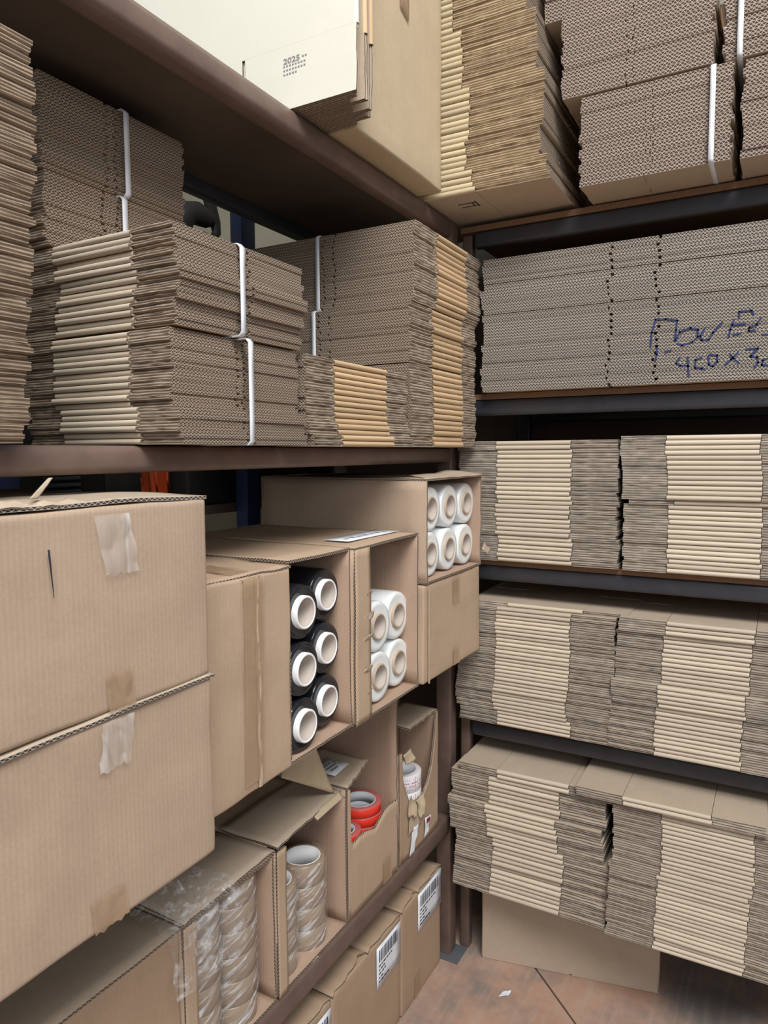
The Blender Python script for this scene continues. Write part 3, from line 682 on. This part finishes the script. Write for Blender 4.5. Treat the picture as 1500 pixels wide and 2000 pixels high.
# loose top flaps and torn bits
child(board('torn_flap', ((-0.742, 1.535, 1.437), (-0.728, 1.895, 1.440), (-0.80, 1.895, 1.452), (-0.82, 1.60, 1.446)), 0.004, ['kraft_flat', 'flute'], None, nu=14, nv=6, amp=0.004, freq=14, seed=3), c_six)
child(board('torn_flap', ((-0.737, 1.887, 1.225), (-0.735, 1.895, 1.245), (-0.722, 1.925, 1.22), (-0.726, 1.915, 1.205)), 0.002, ['kraft_flat', 'raw'], None, nu=6, nv=6, amp=0.006, freq=40, seed=4), c_six)
lb_ = board('paper_label', ((-0.80, 1.275, 1.3125), (-0.80, 1.505, 1.3125), (-0.865, 1.505, 1.3125), (-0.865, 1.275, 1.3125)), 0.0005, ['paper', 'paper'], None, nu=4, nv=2); child(lb_, c_white)
mb = MB()
for i in range(7): mb.box(-0.832-0.004*(i % 2), -0.822, 1.30+0.028*i, 1.318+0.028*i, 1.3125, 1.3128)
child(mb.build('label_print', ['ink_grey'], None), c_white)
# peeled bits along the white carton's torn opening
for k, (y, z, s) in enumerate(((1.283, 1.15, 1), (1.281, 1.105, 1), (1.279, 1.20, 0.7), (1.275, 1.04, 0.8), (1.281, 0.99, 0.6))):
    child(board('torn_flap', ((FX+0.002, y-0.035*s, z), (FX+0.002, y, z-0.004), (FX+0.012, y+0.006, z+0.02*s), (FX+0.006, y-0.03*s, z+0.012*s)), 0.0012, ['kraft_flat', 'raw'], None, nu=6, nv=5, amp=0.006, freq=60, seed=k, v1=ragged(0.5, 5, k, 0.7)), c_white)

# ------------------------------------------------------------------ rolls
def film_roll_meshes(film, core, core_in, rr, cr, ci, length, prot):
    a = MB(); lathe(a, [(-length, cr), (-length, rr*0.93), (-length+0.012, rr), (-0.012, rr), (-0.004, rr*0.985), (0.0, rr*0.94), (-0.001, rr*0.80), (-0.002, cr)], 'x', 40)
    b_ = MB(); lathe(b_, [(-length-0.01, cr), (prot-0.0015, cr), (prot, cr-0.0015), (prot, ci+0.001), (prot-0.001, ci), (-length-0.01, ci), (-length-0.01, cr)], 'x', 36, [0, 0, 0, 0, 1, 0])
    return a.mesh('film', [film]), b_.mesh('core', [core, core_in])
def film_roll(meshes, loc, label, group, rx=0):
    e = empty('stretch_film_roll', loc, label, 'film roll', group); e.rotation_euler = (rx, 0, 0)
    link('film', meshes[0], e); link('core', meshes[1], e); return e
BKm = film_roll_meshes('film_black', 'core_white', 'core_in', 0.0520, 0.0315, 0.0268, 0.36, 0.0100)
WHm = film_roll_meshes('film_white', 'core_tan', 'core_in', 0.0572, 0.0300, 0.0250, 0.36, 0.005)
W6m = film_roll_meshes('film_white', 'core_tan', 'core_in', 0.0565, 0.0310, 0.0258, 0.36, 0.004)
rows = ('top', 'middle', 'bottom')
bz = (1.2150, 1.1065, 0.9980)
for i in range(3):
    film_roll(BKm, (-0.768, 1.0600, bz[i]-0.009), 'black film roll with white core, '+rows[i]+' of the left column', 'black stretch film rolls', i)
    film_roll(BKm, (-0.787, 1.1625, bz[i]+0.004), 'black film roll with white core, '+rows[i]+' of the right column', 'black stretch film rolls', i+2)
for (y, z, lb2) in ((1.355, 1.000, 'lower left of four clear film rolls in the half-empty carton'), (1.352, 1.115, 'upper left of four clear film rolls in the half-empty carton'), (1.469, 1.001, 'lower right of four clear film rolls in the half-empty carton'), (1.466, 1.116, 'upper right of four clear film rolls in the half-empty carton')):
    film_roll(WHm, (-0.770 if y < 1.4 else -0.782, y-0.004, z), lb2, 'clear stretch film rolls in the half-empty carton', y*10)
for j, z in enumerate((1.3600, 1.2465)):
    for i, y in enumerate((1.601, 1.715, 1.829)):
        film_roll(W6m, (-0.760, y-0.004*j, z), ('upper', 'lower')[j]+' '+('left', 'middle', 'right')[i]+' clear film roll in the carton of six', 'six clear stretch film rolls', i+j)

# ------------------------------------------------------------------ tape cartons on the lower shelf
TX, TZ = -0.850, 0.3985
def tape_roll_mesh(mats, R_, r_, ci, h):
    a = MB(); lathe(a, [(0, r_), (0, R_-0.002), (0.002, R_), (h-0.002, R_), (h, R_-0.002), (h, r_)], 'z', 44, [1, 1, 0, 1, 1]); a_ = a.mesh('tape', mats[:2])
    c = MB(); lathe(c, [(-0.0002, r_), (h+0.0006, r_), (h+0.0006, ci), (-0.0002, ci), (-0.0002, r_)], 'z', 40); return a_, c.mesh('core', [mats[2]])
def tape_roll(meshes, loc, label, group, rz=0):
    e = empty('tape_roll', loc, label, 'tape roll', group, rz); link('tape', meshes[0], e); link('core', meshes[1], e); return e
BT = tape_roll_mesh(['tape_brown', 'tape_brown', 'core_white'], 0.050, 0.0405, 0.0382, 0.049)
RT = tape_roll_mesh(['tape_red', 'tape_red_side', 'core_grey'], 0.0565, 0.0425, 0.0395, 0.0245)
RS = tape_roll_mesh(['tape_red', 'tape_red_side', 'core_grey'], 0.045, 0.030, 0.027, 0.022)
WT = tape_roll_mesh(['tape_white', 'tape_white', 'core_grey'], 0.0545, 0.0405, 0.038, 0.050)
def wrap(cx, cy, z0, z1, rr, parent, seed, a0=-1.75, a1=1.75):
    P = []; n, mz = 44, 60
    for i in range(n+1):
        a = a0+(a1-a0)*i/n; row = []
        for j in range(mz+1):
            z = z0+(z1-z0)*j/mz
            ph = (z-z0)/0.05+0.55*a+0.2*noise.noise(Vector((a*2, z*18, seed)))
            w = 0.0025*abs(math.sin(math.pi*ph))**0.5 + 0.0035*abs(noise.noise(Vector((a*7+z*60, z*50-a*4, seed+3))))
            r_ = rr+0.0012+w; row.append((cx+r_*math.cos(a), cy+r_*math.sin(a), z))
        P.append(row)
    UV = [[((a0+(a1-a0)*i/n)*rr+seed*0.37, z0+(z1-z0)*j/mz) for j in range(mz+1)] for i in range(n+1)]
    mb = MB(); mb.grid(P, 0, UV); return mb.build('film_wrap', ['film_clear'], parent)
c0 = empty('carton', (TX, 0.6, TZ), 'closed carton at bottom left below the big cartons', 'box')
child(bevel_box('body', -1.24, TX, 0.40, 0.812, TZ, 0.705, 'kraft_warm', None, 0.005, 12, 0.003, 7, 61, 2), c0)
child(board('top_flap', ((TX+0.001, 0.41, 0.7105), (TX+0.001, 0.812, 0.7105), (-1.0, 0.812, 0.7115), (-1.0, 0.41, 0.7115)), 0.0045, ['kraft_flat', 'flute'], None, nu=10, nv=6, amp=0.002, seed=61), c0)
child(board('top_flap', ((-1.003, 0.41, 0.7105), (-1.003, 0.812, 0.7105), (-1.235, 0.812, 0.7115), (-1.235, 0.41, 0.7115)), 0.0045, ['kraft_flat', 'flute'], None, nu=10, nv=6, amp=0.002, seed=62), c0)
c1 = open_carton('open carton packed with film-wrapped brown tape, bottom left', 0.818, 1.066, TZ, 0.704, TX, -1.24, left=0.03, seed=70, rag=0.003)
c2 = open_carton('open carton with one wrapped brown tape stack showing its pale core', 1.072, 1.334, TZ, 0.708, TX, -1.24, left=0.03, seed=80, rag=0.003, topx=-0.875)
for e_, y0, y1, zt, s in ((c1, 0.818, 1.066, 0.7105, 1), (c2, 1.072, 1.334, 0.7145, 2)):
    child(board('top_flap', ((TX+0.004, y0+0.002, zt+0.005), (TX+0.004 if s == 1 else TX-0.012, y1-0.002, zt+0.006), (-1.0, y1-0.002, zt+0.006), (-1.0, y0+0.002, zt+0.006)), 0.0045, ['kraft_flat', 'flute'], None, nu=14, nv=8, amp=0.005, freq=9, seed=s+70, v0=ragged(0.05, 6, s)), e_)
# folded-up peeled flap on the tape carton
child(board('torn_flap', ((-0.868, 1.312, 0.722), (-0.905, 1.16, 0.815), (-0.93, 1.215, 0.86), (-0.885, 1.255, 0.858)), 0.0035, ['kraft_yellow', 'flute'], None, nu=12, nv=10, amp=0.006, freq=14, seed=8), c2)
child(board('torn_flap', ((-0.848, 1.215, 0.708), (-0.846, 1.318, 0.716), (-0.858, 1.318, 0.727), (-0.862, 1.215, 0.717)), 0.004, ['kraft_yellow', 'flute'], None, nu=12, nv=3, amp=0.003, freq=20, seed=9), c2)
zb = TZ+0.0015
for lvl in range(4):
    tape_roll(BT, (-0.910, 1.243, zb+lvl*0.0497), 'brown tape roll, '+ordinal(4-lvl)+' from top of the wrapped front stack', 'brown tape rolls in the front wrapped stack')
for lvl in range(4):
    tape_roll(BT, (-0.913, 1.139, zb+lvl*0.0497-0.0), 'brown tape roll, '+ordinal(4-lvl)+' from top of the stack behind the front strip', 'brown tape rolls behind the carton strip')
g_ = empty('film_wrapping', (-0.910, 1.243, zb), 'crinkled clear film around the brown tape stack with pale core', 'film wrapping'); child(wrap(-0.910, 1.243, zb+0.002, zb+0.200, 0.0503, None, 1), g_)
g_ = empty('film_wrapping', (-0.913, 1.139, zb), 'crinkled clear film around the half-hidden brown tape stack', 'film wrapping'); child(wrap(-0.913, 1.139, zb+0.002, zb+0.199, 0.0503, None, 5), g_)
for q, y in enumerate((0.895, 0.996)):
    for lvl in range(6):
        tape_roll(BT, (-0.908, y+0.001, zb+lvl*0.0494), 'brown tape roll, '+ordinal(6-lvl)+' from top of '+('left', 'right')[q]+' column in the packed carton', 'brown tape rolls in the packed carton')
    g_ = empty('film_wrapping', (-0.908, y, zb), 'crinkled clear film around the '+('left', 'right')[q]+' tape column in the packed carton', 'film wrapping'); child(wrap(-0.908, y+0.001, zb+0.002, zb+0.292, 0.0503, None, 9+q), g_)
# loose crumpled film on top of the packed tape carton
def crumple(name, cx, cy, z0, sx, sy, h, seed, label, hang=0.0, xmax=None):
    P = []; n = 46
    for i in range(n+1):
        row = []
        for j in range(n+1):
            x = cx+sx*(i/n-0.5); y = cy+sy*(j/n-0.5)
            fall = 1-max(abs(i/n-0.5), abs(j/n-0.5))*1.4
            k = abs(noise.noise(Vector((x*38, y*38, seed))))+0.6*abs(noise.noise(Vector((x*90, y*90, seed+2))))
            z = z0+h*k*max(0.15, fall)
            if xmax is not None and x > xmax: z -= (x-xmax)*hang; x = xmax+(x-xmax)*0.35+0.012*k
            x += 0.012*noise.noise(Vector((x*20, y*20, seed+7))); y += 0.012*noise.noise(Vector((x*20, y*20, seed+9)))
            row.append((x, y, z))
        P.append(row)
    mb = MB(); mb.grid(P, 0, smooth=False); return tag(mb.build(name, ['film_loose']), label, 'plastic film')
crumple('crumpled_film', -0.90, 0.86, 0.7225, 0.26, 0.17, 0.034, 3, 'loose crumpled clear film spilling over the packed tape carton', 1.5, -0.842)

# red tape carton
c3 = empty('carton', (TX, 1.46, TZ), 'carton with torn front showing red tape rolls', 'box')
B3 = lambda name, P, mats=None, **k: child(board(name, P, 0.0055, mats or ['kraft', 'flute', 'kraft_in'], None, mb_=2, **k), c3)
fy0, fy1 = 1.340, 1.584
hh = 0.72-TZ
prof = [(0, 1.0), (0.045, 1.0), (0.052, 0.66), (0.07, 0.575), (0.09, 0.565), (0.22, 0.575), (0.34, 0.57), (0.53, 0.525), (0.68, 0.58), (0.80, 0.61), (0.97, 0.60), (1, 0.60)]
B3('front_wall', ((TX, fy0, TZ), (TX, fy1, TZ), (TX, fy1, 0.72), (TX, fy0, 0.72)), nu=90, nv=10, v1=rag_poly(prof, 0.012, 40, 3), amp=0.002, freq=9, seed=3)
B3('side_wall', ((TX-0.0055, fy0, TZ+0.006), (TX-0.0055, fy0, 0.72), (-1.22, fy0, 0.72), (-1.22, fy0, TZ+0.006)), nu=8, nv=8, amp=0.001)
B3('side_wall', ((TX+0.002, fy1, 0.868), (TX+0.002, fy1, TZ), (-1.22, fy1, TZ), (-1.22, fy1, 0.868)), nu=16, nv=16, amp=0.004, freq=10, seed=6, v0=lambda u: 0.02*abs(noise.noise(Vector((u*9, 4, 0)))))
B3('back_wall', ((-1.22, fy1-0.008, TZ+0.006), (-1.22, fy0+0.004, TZ+0.006), (-1.22, fy0+0.004, 0.72), (-1.22, fy1-0.008, 0.72)), nu=4, nv=4)
B3('bottom_panel', ((TX-0.006, fy1-0.006, TZ), (TX-0.006, fy0+0.001, TZ), (-1.215, fy0+0.001, TZ), (-1.215, fy1-0.006, TZ)), nu=4, nv=4)
B3('top_flap', ((TX, fy0+0.002, 0.727), (TX-0.03, fy0+0.148, 0.731), (-1.03, fy0+0.148, 0.733), (-1.03, fy0+0.002, 0.727)), ['kraft_flat', 'raw', 'kraft_in'], nu=10, nv=8, amp=0.004, seed=5, v0=ragged(0.08, 5, 3))
child(strip('packing_tape', [(TX+0.0045, 1.522, TZ+0.004), (TX+0.0045, 1.524, TZ+0.062)], (0, 1, 0), 0.045, 'tan_tape', c3), c3)
lb_ = board('paper_label', ((-0.90, 1.365, 0.7345), (-0.905, 1.435, 0.7365), (-0.97, 1.435, 0.738), (-0.97, 1.365, 0.7345)), 0.0005, ['paper', 'paper'], None, nu=3, nv=3); child(lb_, c3)
mb = MB()
for i in range(4): mb.box(-0.96+0.013*i, -0.955+0.013*i, 1.375, 1.375+0.03+0.007*(i % 3), 0.7385, 0.7388)
mb.box(-0.945, -0.938, 1.42, 1.43, 0.7385, 0.7388)
child(mb.build('label_print', ['ink_grey'], None), c3)
zr = TZ+0.0065
for i in range(8):
    tape_roll(RT, (-0.922+R.uniform(-.002, .002), 1.514+R.uniform(-.002, .002), zr+i*0.0252), 'red tape roll, '+ordinal(8-i)+' from top of the tall stack in the torn carton', 'red tape rolls in the tall stack')
for i in range(8):
    tape_roll(RS, (-0.903+R.uniform(-.001, .001), 1.402, zr+i*0.0226), 'small red tape roll, '+ordinal(8-i)+' from top of the short left stack', 'small red tape rolls in the short stack')

# white tape carton
c4 = empty('carton', (TX, 1.71, TZ), 'carton with deeply torn front showing white printed tape', 'box')
B4 = lambda name, P, mats=None, **k: child(board(name, P, 0.0055, mats or ['kraft_warm', 'raw', 'kraft_in'], None, mb_=2, **k), c4)
gy0, gy1 = 1.600, 1.838
HT = 0.745-TZ
prof = [(0, 0.885), (0.06, 0.88), (0.075, 0.66), (0.20, 0.48), (0.27, 0.43), (0.36, 0.41), (0.53, 0.405), (0.62, 0.42), (0.72, 0.48), (0.82, 0.59), (0.90, 0.80), (0.955, 1.0), (1, 1.0)]
B4('front_wall', ((TX, gy0, TZ), (TX, gy1, TZ), (TX, gy1, 0.745), (TX, gy0, 0.745)), nu=90, nv=12, v1=rag_poly(prof, 0.014, 30, 9), amp=0.002, seed=11)
B4('side_wall', ((TX-0.0055, gy0, TZ+0.006), (TX-0.0055, gy0, 0.70), (-1.22, gy0, 0.83), (-1.22, gy0, TZ+0.006)), nu=8, nv=8)
B4('side_wall', ((TX, gy1, 0.748), (TX, gy1, TZ), (-1.22, gy1, TZ), (-1.22, gy1, 0.748)), nu=12, nv=10, amp=0.001)
B4('back_wall', ((-1.215, gy1-0.007, TZ+0.006), (-1.215, gy0+0.004, TZ+0.006), (-1.215, gy0+0.004, 0.745), (-1.215, gy1-0.007, 0.745)), nu=4, nv=4)
B4('inner_divider', ((-0.972, gy0+0.008, TZ+0.006), (-0.972, gy1-0.008, TZ+0.006), (-0.972, gy1-0.008, 0.80), (-0.972, gy0+0.008, 0.80)), ['kraft_in', 'flute', 'kraft_in'], nu=8, nv=8, amp=0.003)
B4('top_flap', ((TX-0.004, gy0+0.07, 0.7525), (TX-0.002, gy1, 0.753), (-0.965, gy1, 0.758), (-0.965, gy0+0.07, 0.757)), ['kraft_flat', 'raw', 'kraft_in'], nu=12, nv=6, amp=0.003, v0=ragged(0.10, 4, 6))
B4('bottom_panel', ((TX-0.006, gy1-0.006, TZ), (TX-0.006, gy0+0.001, TZ), (-1.21, gy0+0.001, TZ), (-1.21, gy1-0.006, TZ)), nu=4, nv=4)
for k, P in enumerate((((TX+0.002, 1.652, 0.572), (TX+0.003, 1.690, 0.530), (TX+0.012, 1.672, 0.500), (TX+0.008, 1.628, 0.520)), ((TX+0.003, 1.690, 0.540), (TX+0.003, 1.735, 0.545), (TX+0.014, 1.722, 0.478), (TX+0.010, 1.698, 0.484)), ((TX, 1.612, 0.700), (TX+0.002, 1.650, 0.705), (TX+0.014, 1.665, 0.672), (TX+0.006, 1.630, 0.662)))):
    child(board('torn_flap', P, 0.0022, ['kraft_yellow', 'raw'], None, nu=10, nv=8, amp=0.006, freq=35, seed=k+20, v1=ragged(0.3, 6, k, 0.8)), c4)
child(board('scuffed_patch', ((TX+0.0045, 1.640, 0.462), (TX+0.0045, 1.715, 0.462), (TX+0.0045, 1.722, 0.535), (TX+0.0045, 1.652, 0.535)), 0.0006, ['kraft_flat', 'raw'], None, nu=10, nv=8, v0=ragged(0.1, 6, 2), v1=ragged(0.15, 6, 5, 0.85)), c4)
child(board('paper_label', ((TX+0.006, 1.642, 0.404), (TX+0.006, 1.672, 0.402), (TX+0.005, 1.702, 0.470), (TX+0.005, 1.668, 0.474)), 0.0006, ['paper', 'paper'], None, nu=8, nv=10, amp=0.004, freq=45, seed=2, v0=ragged(0.12, 4, 8)), c4)
child(board('paper_label', ((TX+0.006, 1.736, 0.412), (TX+0.006, 1.764, 0.418), (TX+0.005, 1.778, 0.462), (TX+0.005, 1.744, 0.466)), 0.0006, ['paper', 'paper'], None, nu=8, nv=10, amp=0.003, freq=45, seed=3, v0=ragged(0.12, 4, 9)), c4)
child(board('label_emblem', ((TX+0.0075, 1.747, 0.449), (TX+0.0075, 1.769, 0.449), (TX+0.0072, 1.768, 0.466), (TX+0.0072, 1.752, 0.466)), 0.0003, ['ink_red', 'ink_red'], None, nu=10, nv=3, v0=ragged(0.4, 5, 3), v1=ragged(0.25, 7, 5, 0.7)), c4)
zr = TZ+0.0065
for i in range(4):
    e_ = tape_roll(WT, (-0.908, 1.722, zr+i*0.0508), ('topmost' if i == 3 else ordinal(4-i)+' from top')+' white tape roll with purple print in the torn carton', 'white printed tape rolls')
    mb = MB()
    for r_ in range(4):
        for q in range(26):
            if (q*7+r_*3) % 5 == 0: continue
            a = -1.5+q*0.115; a2 = a+0.03+0.05*((q*3+r_) % 3)/2; zz = 0.008+r_*0.0095; rr = 0.0547
            mb.quad([(rr*math.cos(a), rr*math.sin(a), zz), (rr*math.cos(a2), rr*math.sin(a2), zz), (rr*math.cos(a2), rr*math.sin(a2), zz+0.0035), (rr*math.cos(a), rr*math.sin(a), zz+0.0035)])
    for a in (-0.35, 0.25):
        mb.quad([(0.0547*math.cos(a), 0.0547*math.sin(a), 0.004), (0.0547*math.cos(a+.02), 0.0547*math.sin(a+.02), 0.004), (0.0547*math.cos(a+.02), 0.0547*math.sin(a+.02), 0.046), (0.0547*math.cos(a), 0.0547*math.sin(a), 0.046)])
    mb.build('tape_print', ['print_red'], e_)

# floor cartons with barcode labels
def barcode_label(e, y0, y1, z0, z1, x, seed, skew=0.0):
    child(board('barcode_label', ((x, y0, z0), (x, y1, z0), (x, y1, z1), (x, y0, z1)), 0.0006, ['paper', 'paper'], None, nu=4, nv=4), e)
    rg = random.Random(seed); mb = MB(); w = y1-y0; h = z1-z0; y = y0+w*0.10
    while y < y1-w*0.12:
        b_ = rg.choice((0.0014, 0.0022, 0.0035, 0.0045)); mb.box(x, x+0.0003, y, y+b_, z0+h*0.60, z0+h*0.90); y += b_+rg.choice((0.0016, 0.0022, 0.004))
    child(mb.build('barcode', ['ink'], None), e)
    mb = MB()
    for r_, (a, n_) in enumerate(((0.08, 6), (0.08, 3), (0.08, 3), (0.08, 2), (0.08, 4))):
        zz = z0+h*(0.50-0.095*r_); y = y0+w*a
        for q in range(n_):
            l_ = w*rg.uniform(0.05, 0.11); mb.box(x, x+0.0003, y, y+l_, zz, zz+h*0.035); y += l_+w*0.025
    child(mb.build('label_print', ['ink'], None), e)
FXX = -0.868
for k, (y0, y1, lb3, la) in enumerate(((1.638, 1.897, 'floor carton with barcode label nearest the corner post', (1.735, 1.893, 0.122, 0.234)), (1.292, 1.632, 'middle floor carton with barcode label under the lower rail', (1.496, 1.628, 0.112, 0.224)), (0.95, 1.286, 'floor carton with barcode label at the bottom photo edge', (1.15, 1.282, 0.105, 0.222)))):
    e = empty('carton', (FXX, (y0+y1)/2, FZ), lb3, 'box')
    zt = 0.236
    child(bevel_box('body', -1.24, FXX, y0, y1, FZ+0.001, zt, 'kraft_warm', None, 0.005, 12, 0.002, 7, 80+k, 2), e)
    yc = y1-0.16 if k == 0 else (y0+y1)/2-0.01
    child(board('top_flap', ((FXX+0.002, yc+0.003, zt+0.006), (FXX+0.001, y1, zt+0.006), (-1.2, y1, zt+0.007), (-1.2, yc+0.003, zt+0.009)), 0.0045, ['kraft_warm', 'flute'], None, nu=8, nv=8, amp=0.002, seed=k, v0=ragged(0.03, 5, k)), e)
    child(board('top_flap', ((FXX+0.003, y0, zt+0.004), (FXX-0.004, yc-0.003, zt+0.010), (-1.2, yc-0.003, zt+0.006), (-1.2, y0, zt+0.006)), 0.0045, ['kraft_warm', 'flute'], None, nu=8, nv=8, amp=0.005, seed=k+9, v0=ragged(0.04, 5, k+4)), e)
    barcode_label(e, *la[:2], la[2], la[3], FXX+0.0035, 300+k)
    child(strip('packing_tape', [(FXX+0.0035, yc, FZ+0.004), (FXX+0.0035, yc, FZ+0.07)], (0, 1, 0), 0.045, 'tan_tape', e), e)

# ------------------------------------------------------------------ brown carton on the top shelf
e = empty('carton', (-0.785, 1.5, 2.166), 'tall brown scuffed carton on the top left shelf behind the white sheets', 'box')
child(bevel_box('body', -1.22, -0.785, 1.295, 1.715, 2.166, 2.82, 'kraft_yellow', None, 0.006, 14, 0.003, 5, 44, 2), e)
child(board('packing_tape', ((-0.7805, 1.487, 2.500), (-0.7805, 1.527, 2.484), (-0.7805, 1.527, 2.80), (-0.7805, 1.487, 2.80)), 0.0005, ['tan_tape', 'tan_tape'], None, nu=4, nv=10), e)

# ------------------------------------------------------------------ beyond the left rack
nb = empty('storage_rack', (0, 0, 0), 'blue-posted rack dimly seen through the gaps behind the left rack', 'rack')
for x, y in ((-1.60, 1.84), (-1.60, 0.965), (-2.2, 1.84), (-2.2, 0.965)):
    rail('post', x, x+0.05, y, y+0.068, FZ, 2.75, 'blue_steel', nb)
for z in (1.33, 2.15):
    mb = MB(); mb.box(-2.2, -1.61, -0.4, 2.55, z-0.025, z); mb.build('shelf_board', ['board_dark'], nb)
ch = empty('chair_frame', (-1.9, 2.0, 2.151), 'dark grey chair armrest seen through the gap under the top shelf', 'chair')
def tube(name, pts, rx, mat, parent, seg=10, flat=1.0):
    P = [Vector(p) for p in pts]; g = []
    for i, p in enumerate(P):
        d = (P[min(i+1, len(P)-1)]-P[max(i-1, 0)]).normalized(); a = d.cross(Vector((1, 0, 0.01))).normalized(); b_ = d.cross(a)
        r_ = rx[i] if isinstance(rx, list) else rx
        g.append([p+a*r_*math.cos(2*math.pi*k/seg)+b_*r_*flat*math.sin(2*math.pi*k/seg) for k in range(seg+1)])
    mb = MB(); mb.grid(g); return child(mb.build(name, [mat], None), parent)
AX = -1.9
tube('armrest', [(AX, 2.043, 2.56), (AX, 2.062, 2.48), (AX, 2.082, 2.421), (AX, 2.102, 2.371), (AX, 2.109, 2.335), (AX, 2.086, 2.305), (AX, 2.045, 2.306), (AX, 2.004, 2.271), (AX, 1.99, 2.152)], [0.024, 0.027, 0.026, 0.024, 0.019, 0.016, 0.018, 0.024, 0.024], 'dark_plastic', ch, 12, 0.8)
tube('back_frame', [(AX, 1.925, 2.152), (AX, 1.925, 2.25), (AX, 1.942, 2.335), (AX, 1.97, 2.37), (AX, 2.01, 2.378), (AX, 2.05, 2.375), (AX, 2.085, 2.378)], [0.034, 0.036, 0.038, 0.042, 0.044, 0.038, 0.026], 'dark_plastic', ch, 12, 0.7)
cr = empty('louvred_crate', (-1.9, 1.45, 1.331), 'dark grey louvred crate in the gap under the middle shelf', 'crate')
child(bevel_box('body', -2.1, -1.85, 1.14, 1.52, 1.331, 1.60, 'dark_plastic', None, 0.01), cr)
for i in range(9): child(bevel_box('slat', -1.85, -1.838, 1.30, 1.42, 1.345+i*0.02, 1.356+i*0.02, 'grey_plastic', None, 0.002), cr)
e = empty('plastic_bin', (-1.75, 1.57, 1.331), 'orange plastic container in the gap under the middle left shelf', 'container')
child(bevel_box('body', -1.76, -1.70, 1.572, 1.652, 1.331, 1.56, 'orange', None, 0.012, 6, 0.006, 12, 5, 3), e)
e = empty('grey_box', (-1.78, 1.06, 1.331), 'grey-blue box dimly seen at far left below the middle shelf', 'box')
child(bevel_box('body', -1.95, -1.72, 1.04, 1.13, 1.331, 1.53, 'grey_plastic', None, 0.006), e)
e = empty('storage_box', (-1.8, 2.0, 1.331), 'black storage box right of the orange container in the gap', 'box')
child(bevel_box('body', -2.1, -1.66, 1.68, 2.53, 1.331, 1.66, 'dark_plastic', None, 0.01, 3, 0.002), e)  # box enlarged towards the back wall to fill the gap with dark
child(bevel_box('lid', -2.11, -1.65, 1.67, 2.54, 1.661, 1.69, 'dark_plastic', None, 0.008), e)

# ------------------------------------------------------------------ small things
o = board('paper_scrap', ((-0.66, 1.845, FZ+0.001), (-0.635, 1.86, FZ+0.001), (-0.632, 1.888, FZ+0.003), (-0.652, 1.872, FZ+0.006)), 0.0006, ['paper', 'paper'], None, nu=6, nv=5, amp=0.004, freq=60, v1=ragged(0.4, 4, 3, 0.7)); tag(o, 'small white paper scrap on the floor', 'paper scrap')
o = board('paper_scrap', ((-0.852, 1.185, 0.3968), (-0.850, 1.215, 0.3968), (-0.866, 1.225, 0.3975), (-0.866, 1.19, 0.3985)), 0.0006, ['paper', 'paper'], None, nu=8, nv=4, amp=0.003, freq=70, v1=ragged(0.5, 5, 6, 0.5)); tag(o, 'tiny white shred lying on the lower brown rail', 'paper scrap')
mk = MB()
for x0, x1, y0, y1 in ((-0.785, -0.735, 1.823, 1.826), (-0.785, -0.735, 1.848, 1.851), (-0.737, -0.734, 1.818, 1.858), (-0.748, -0.745, 1.826, 1.848)):
    mk.box(x0, x1, y0, y1, 2.1650, 2.1656)
tag(mk.build('printed_mark', ['ink']), 'small printed bracket mark under the lowest yellowish flat carton', 'printed mark')
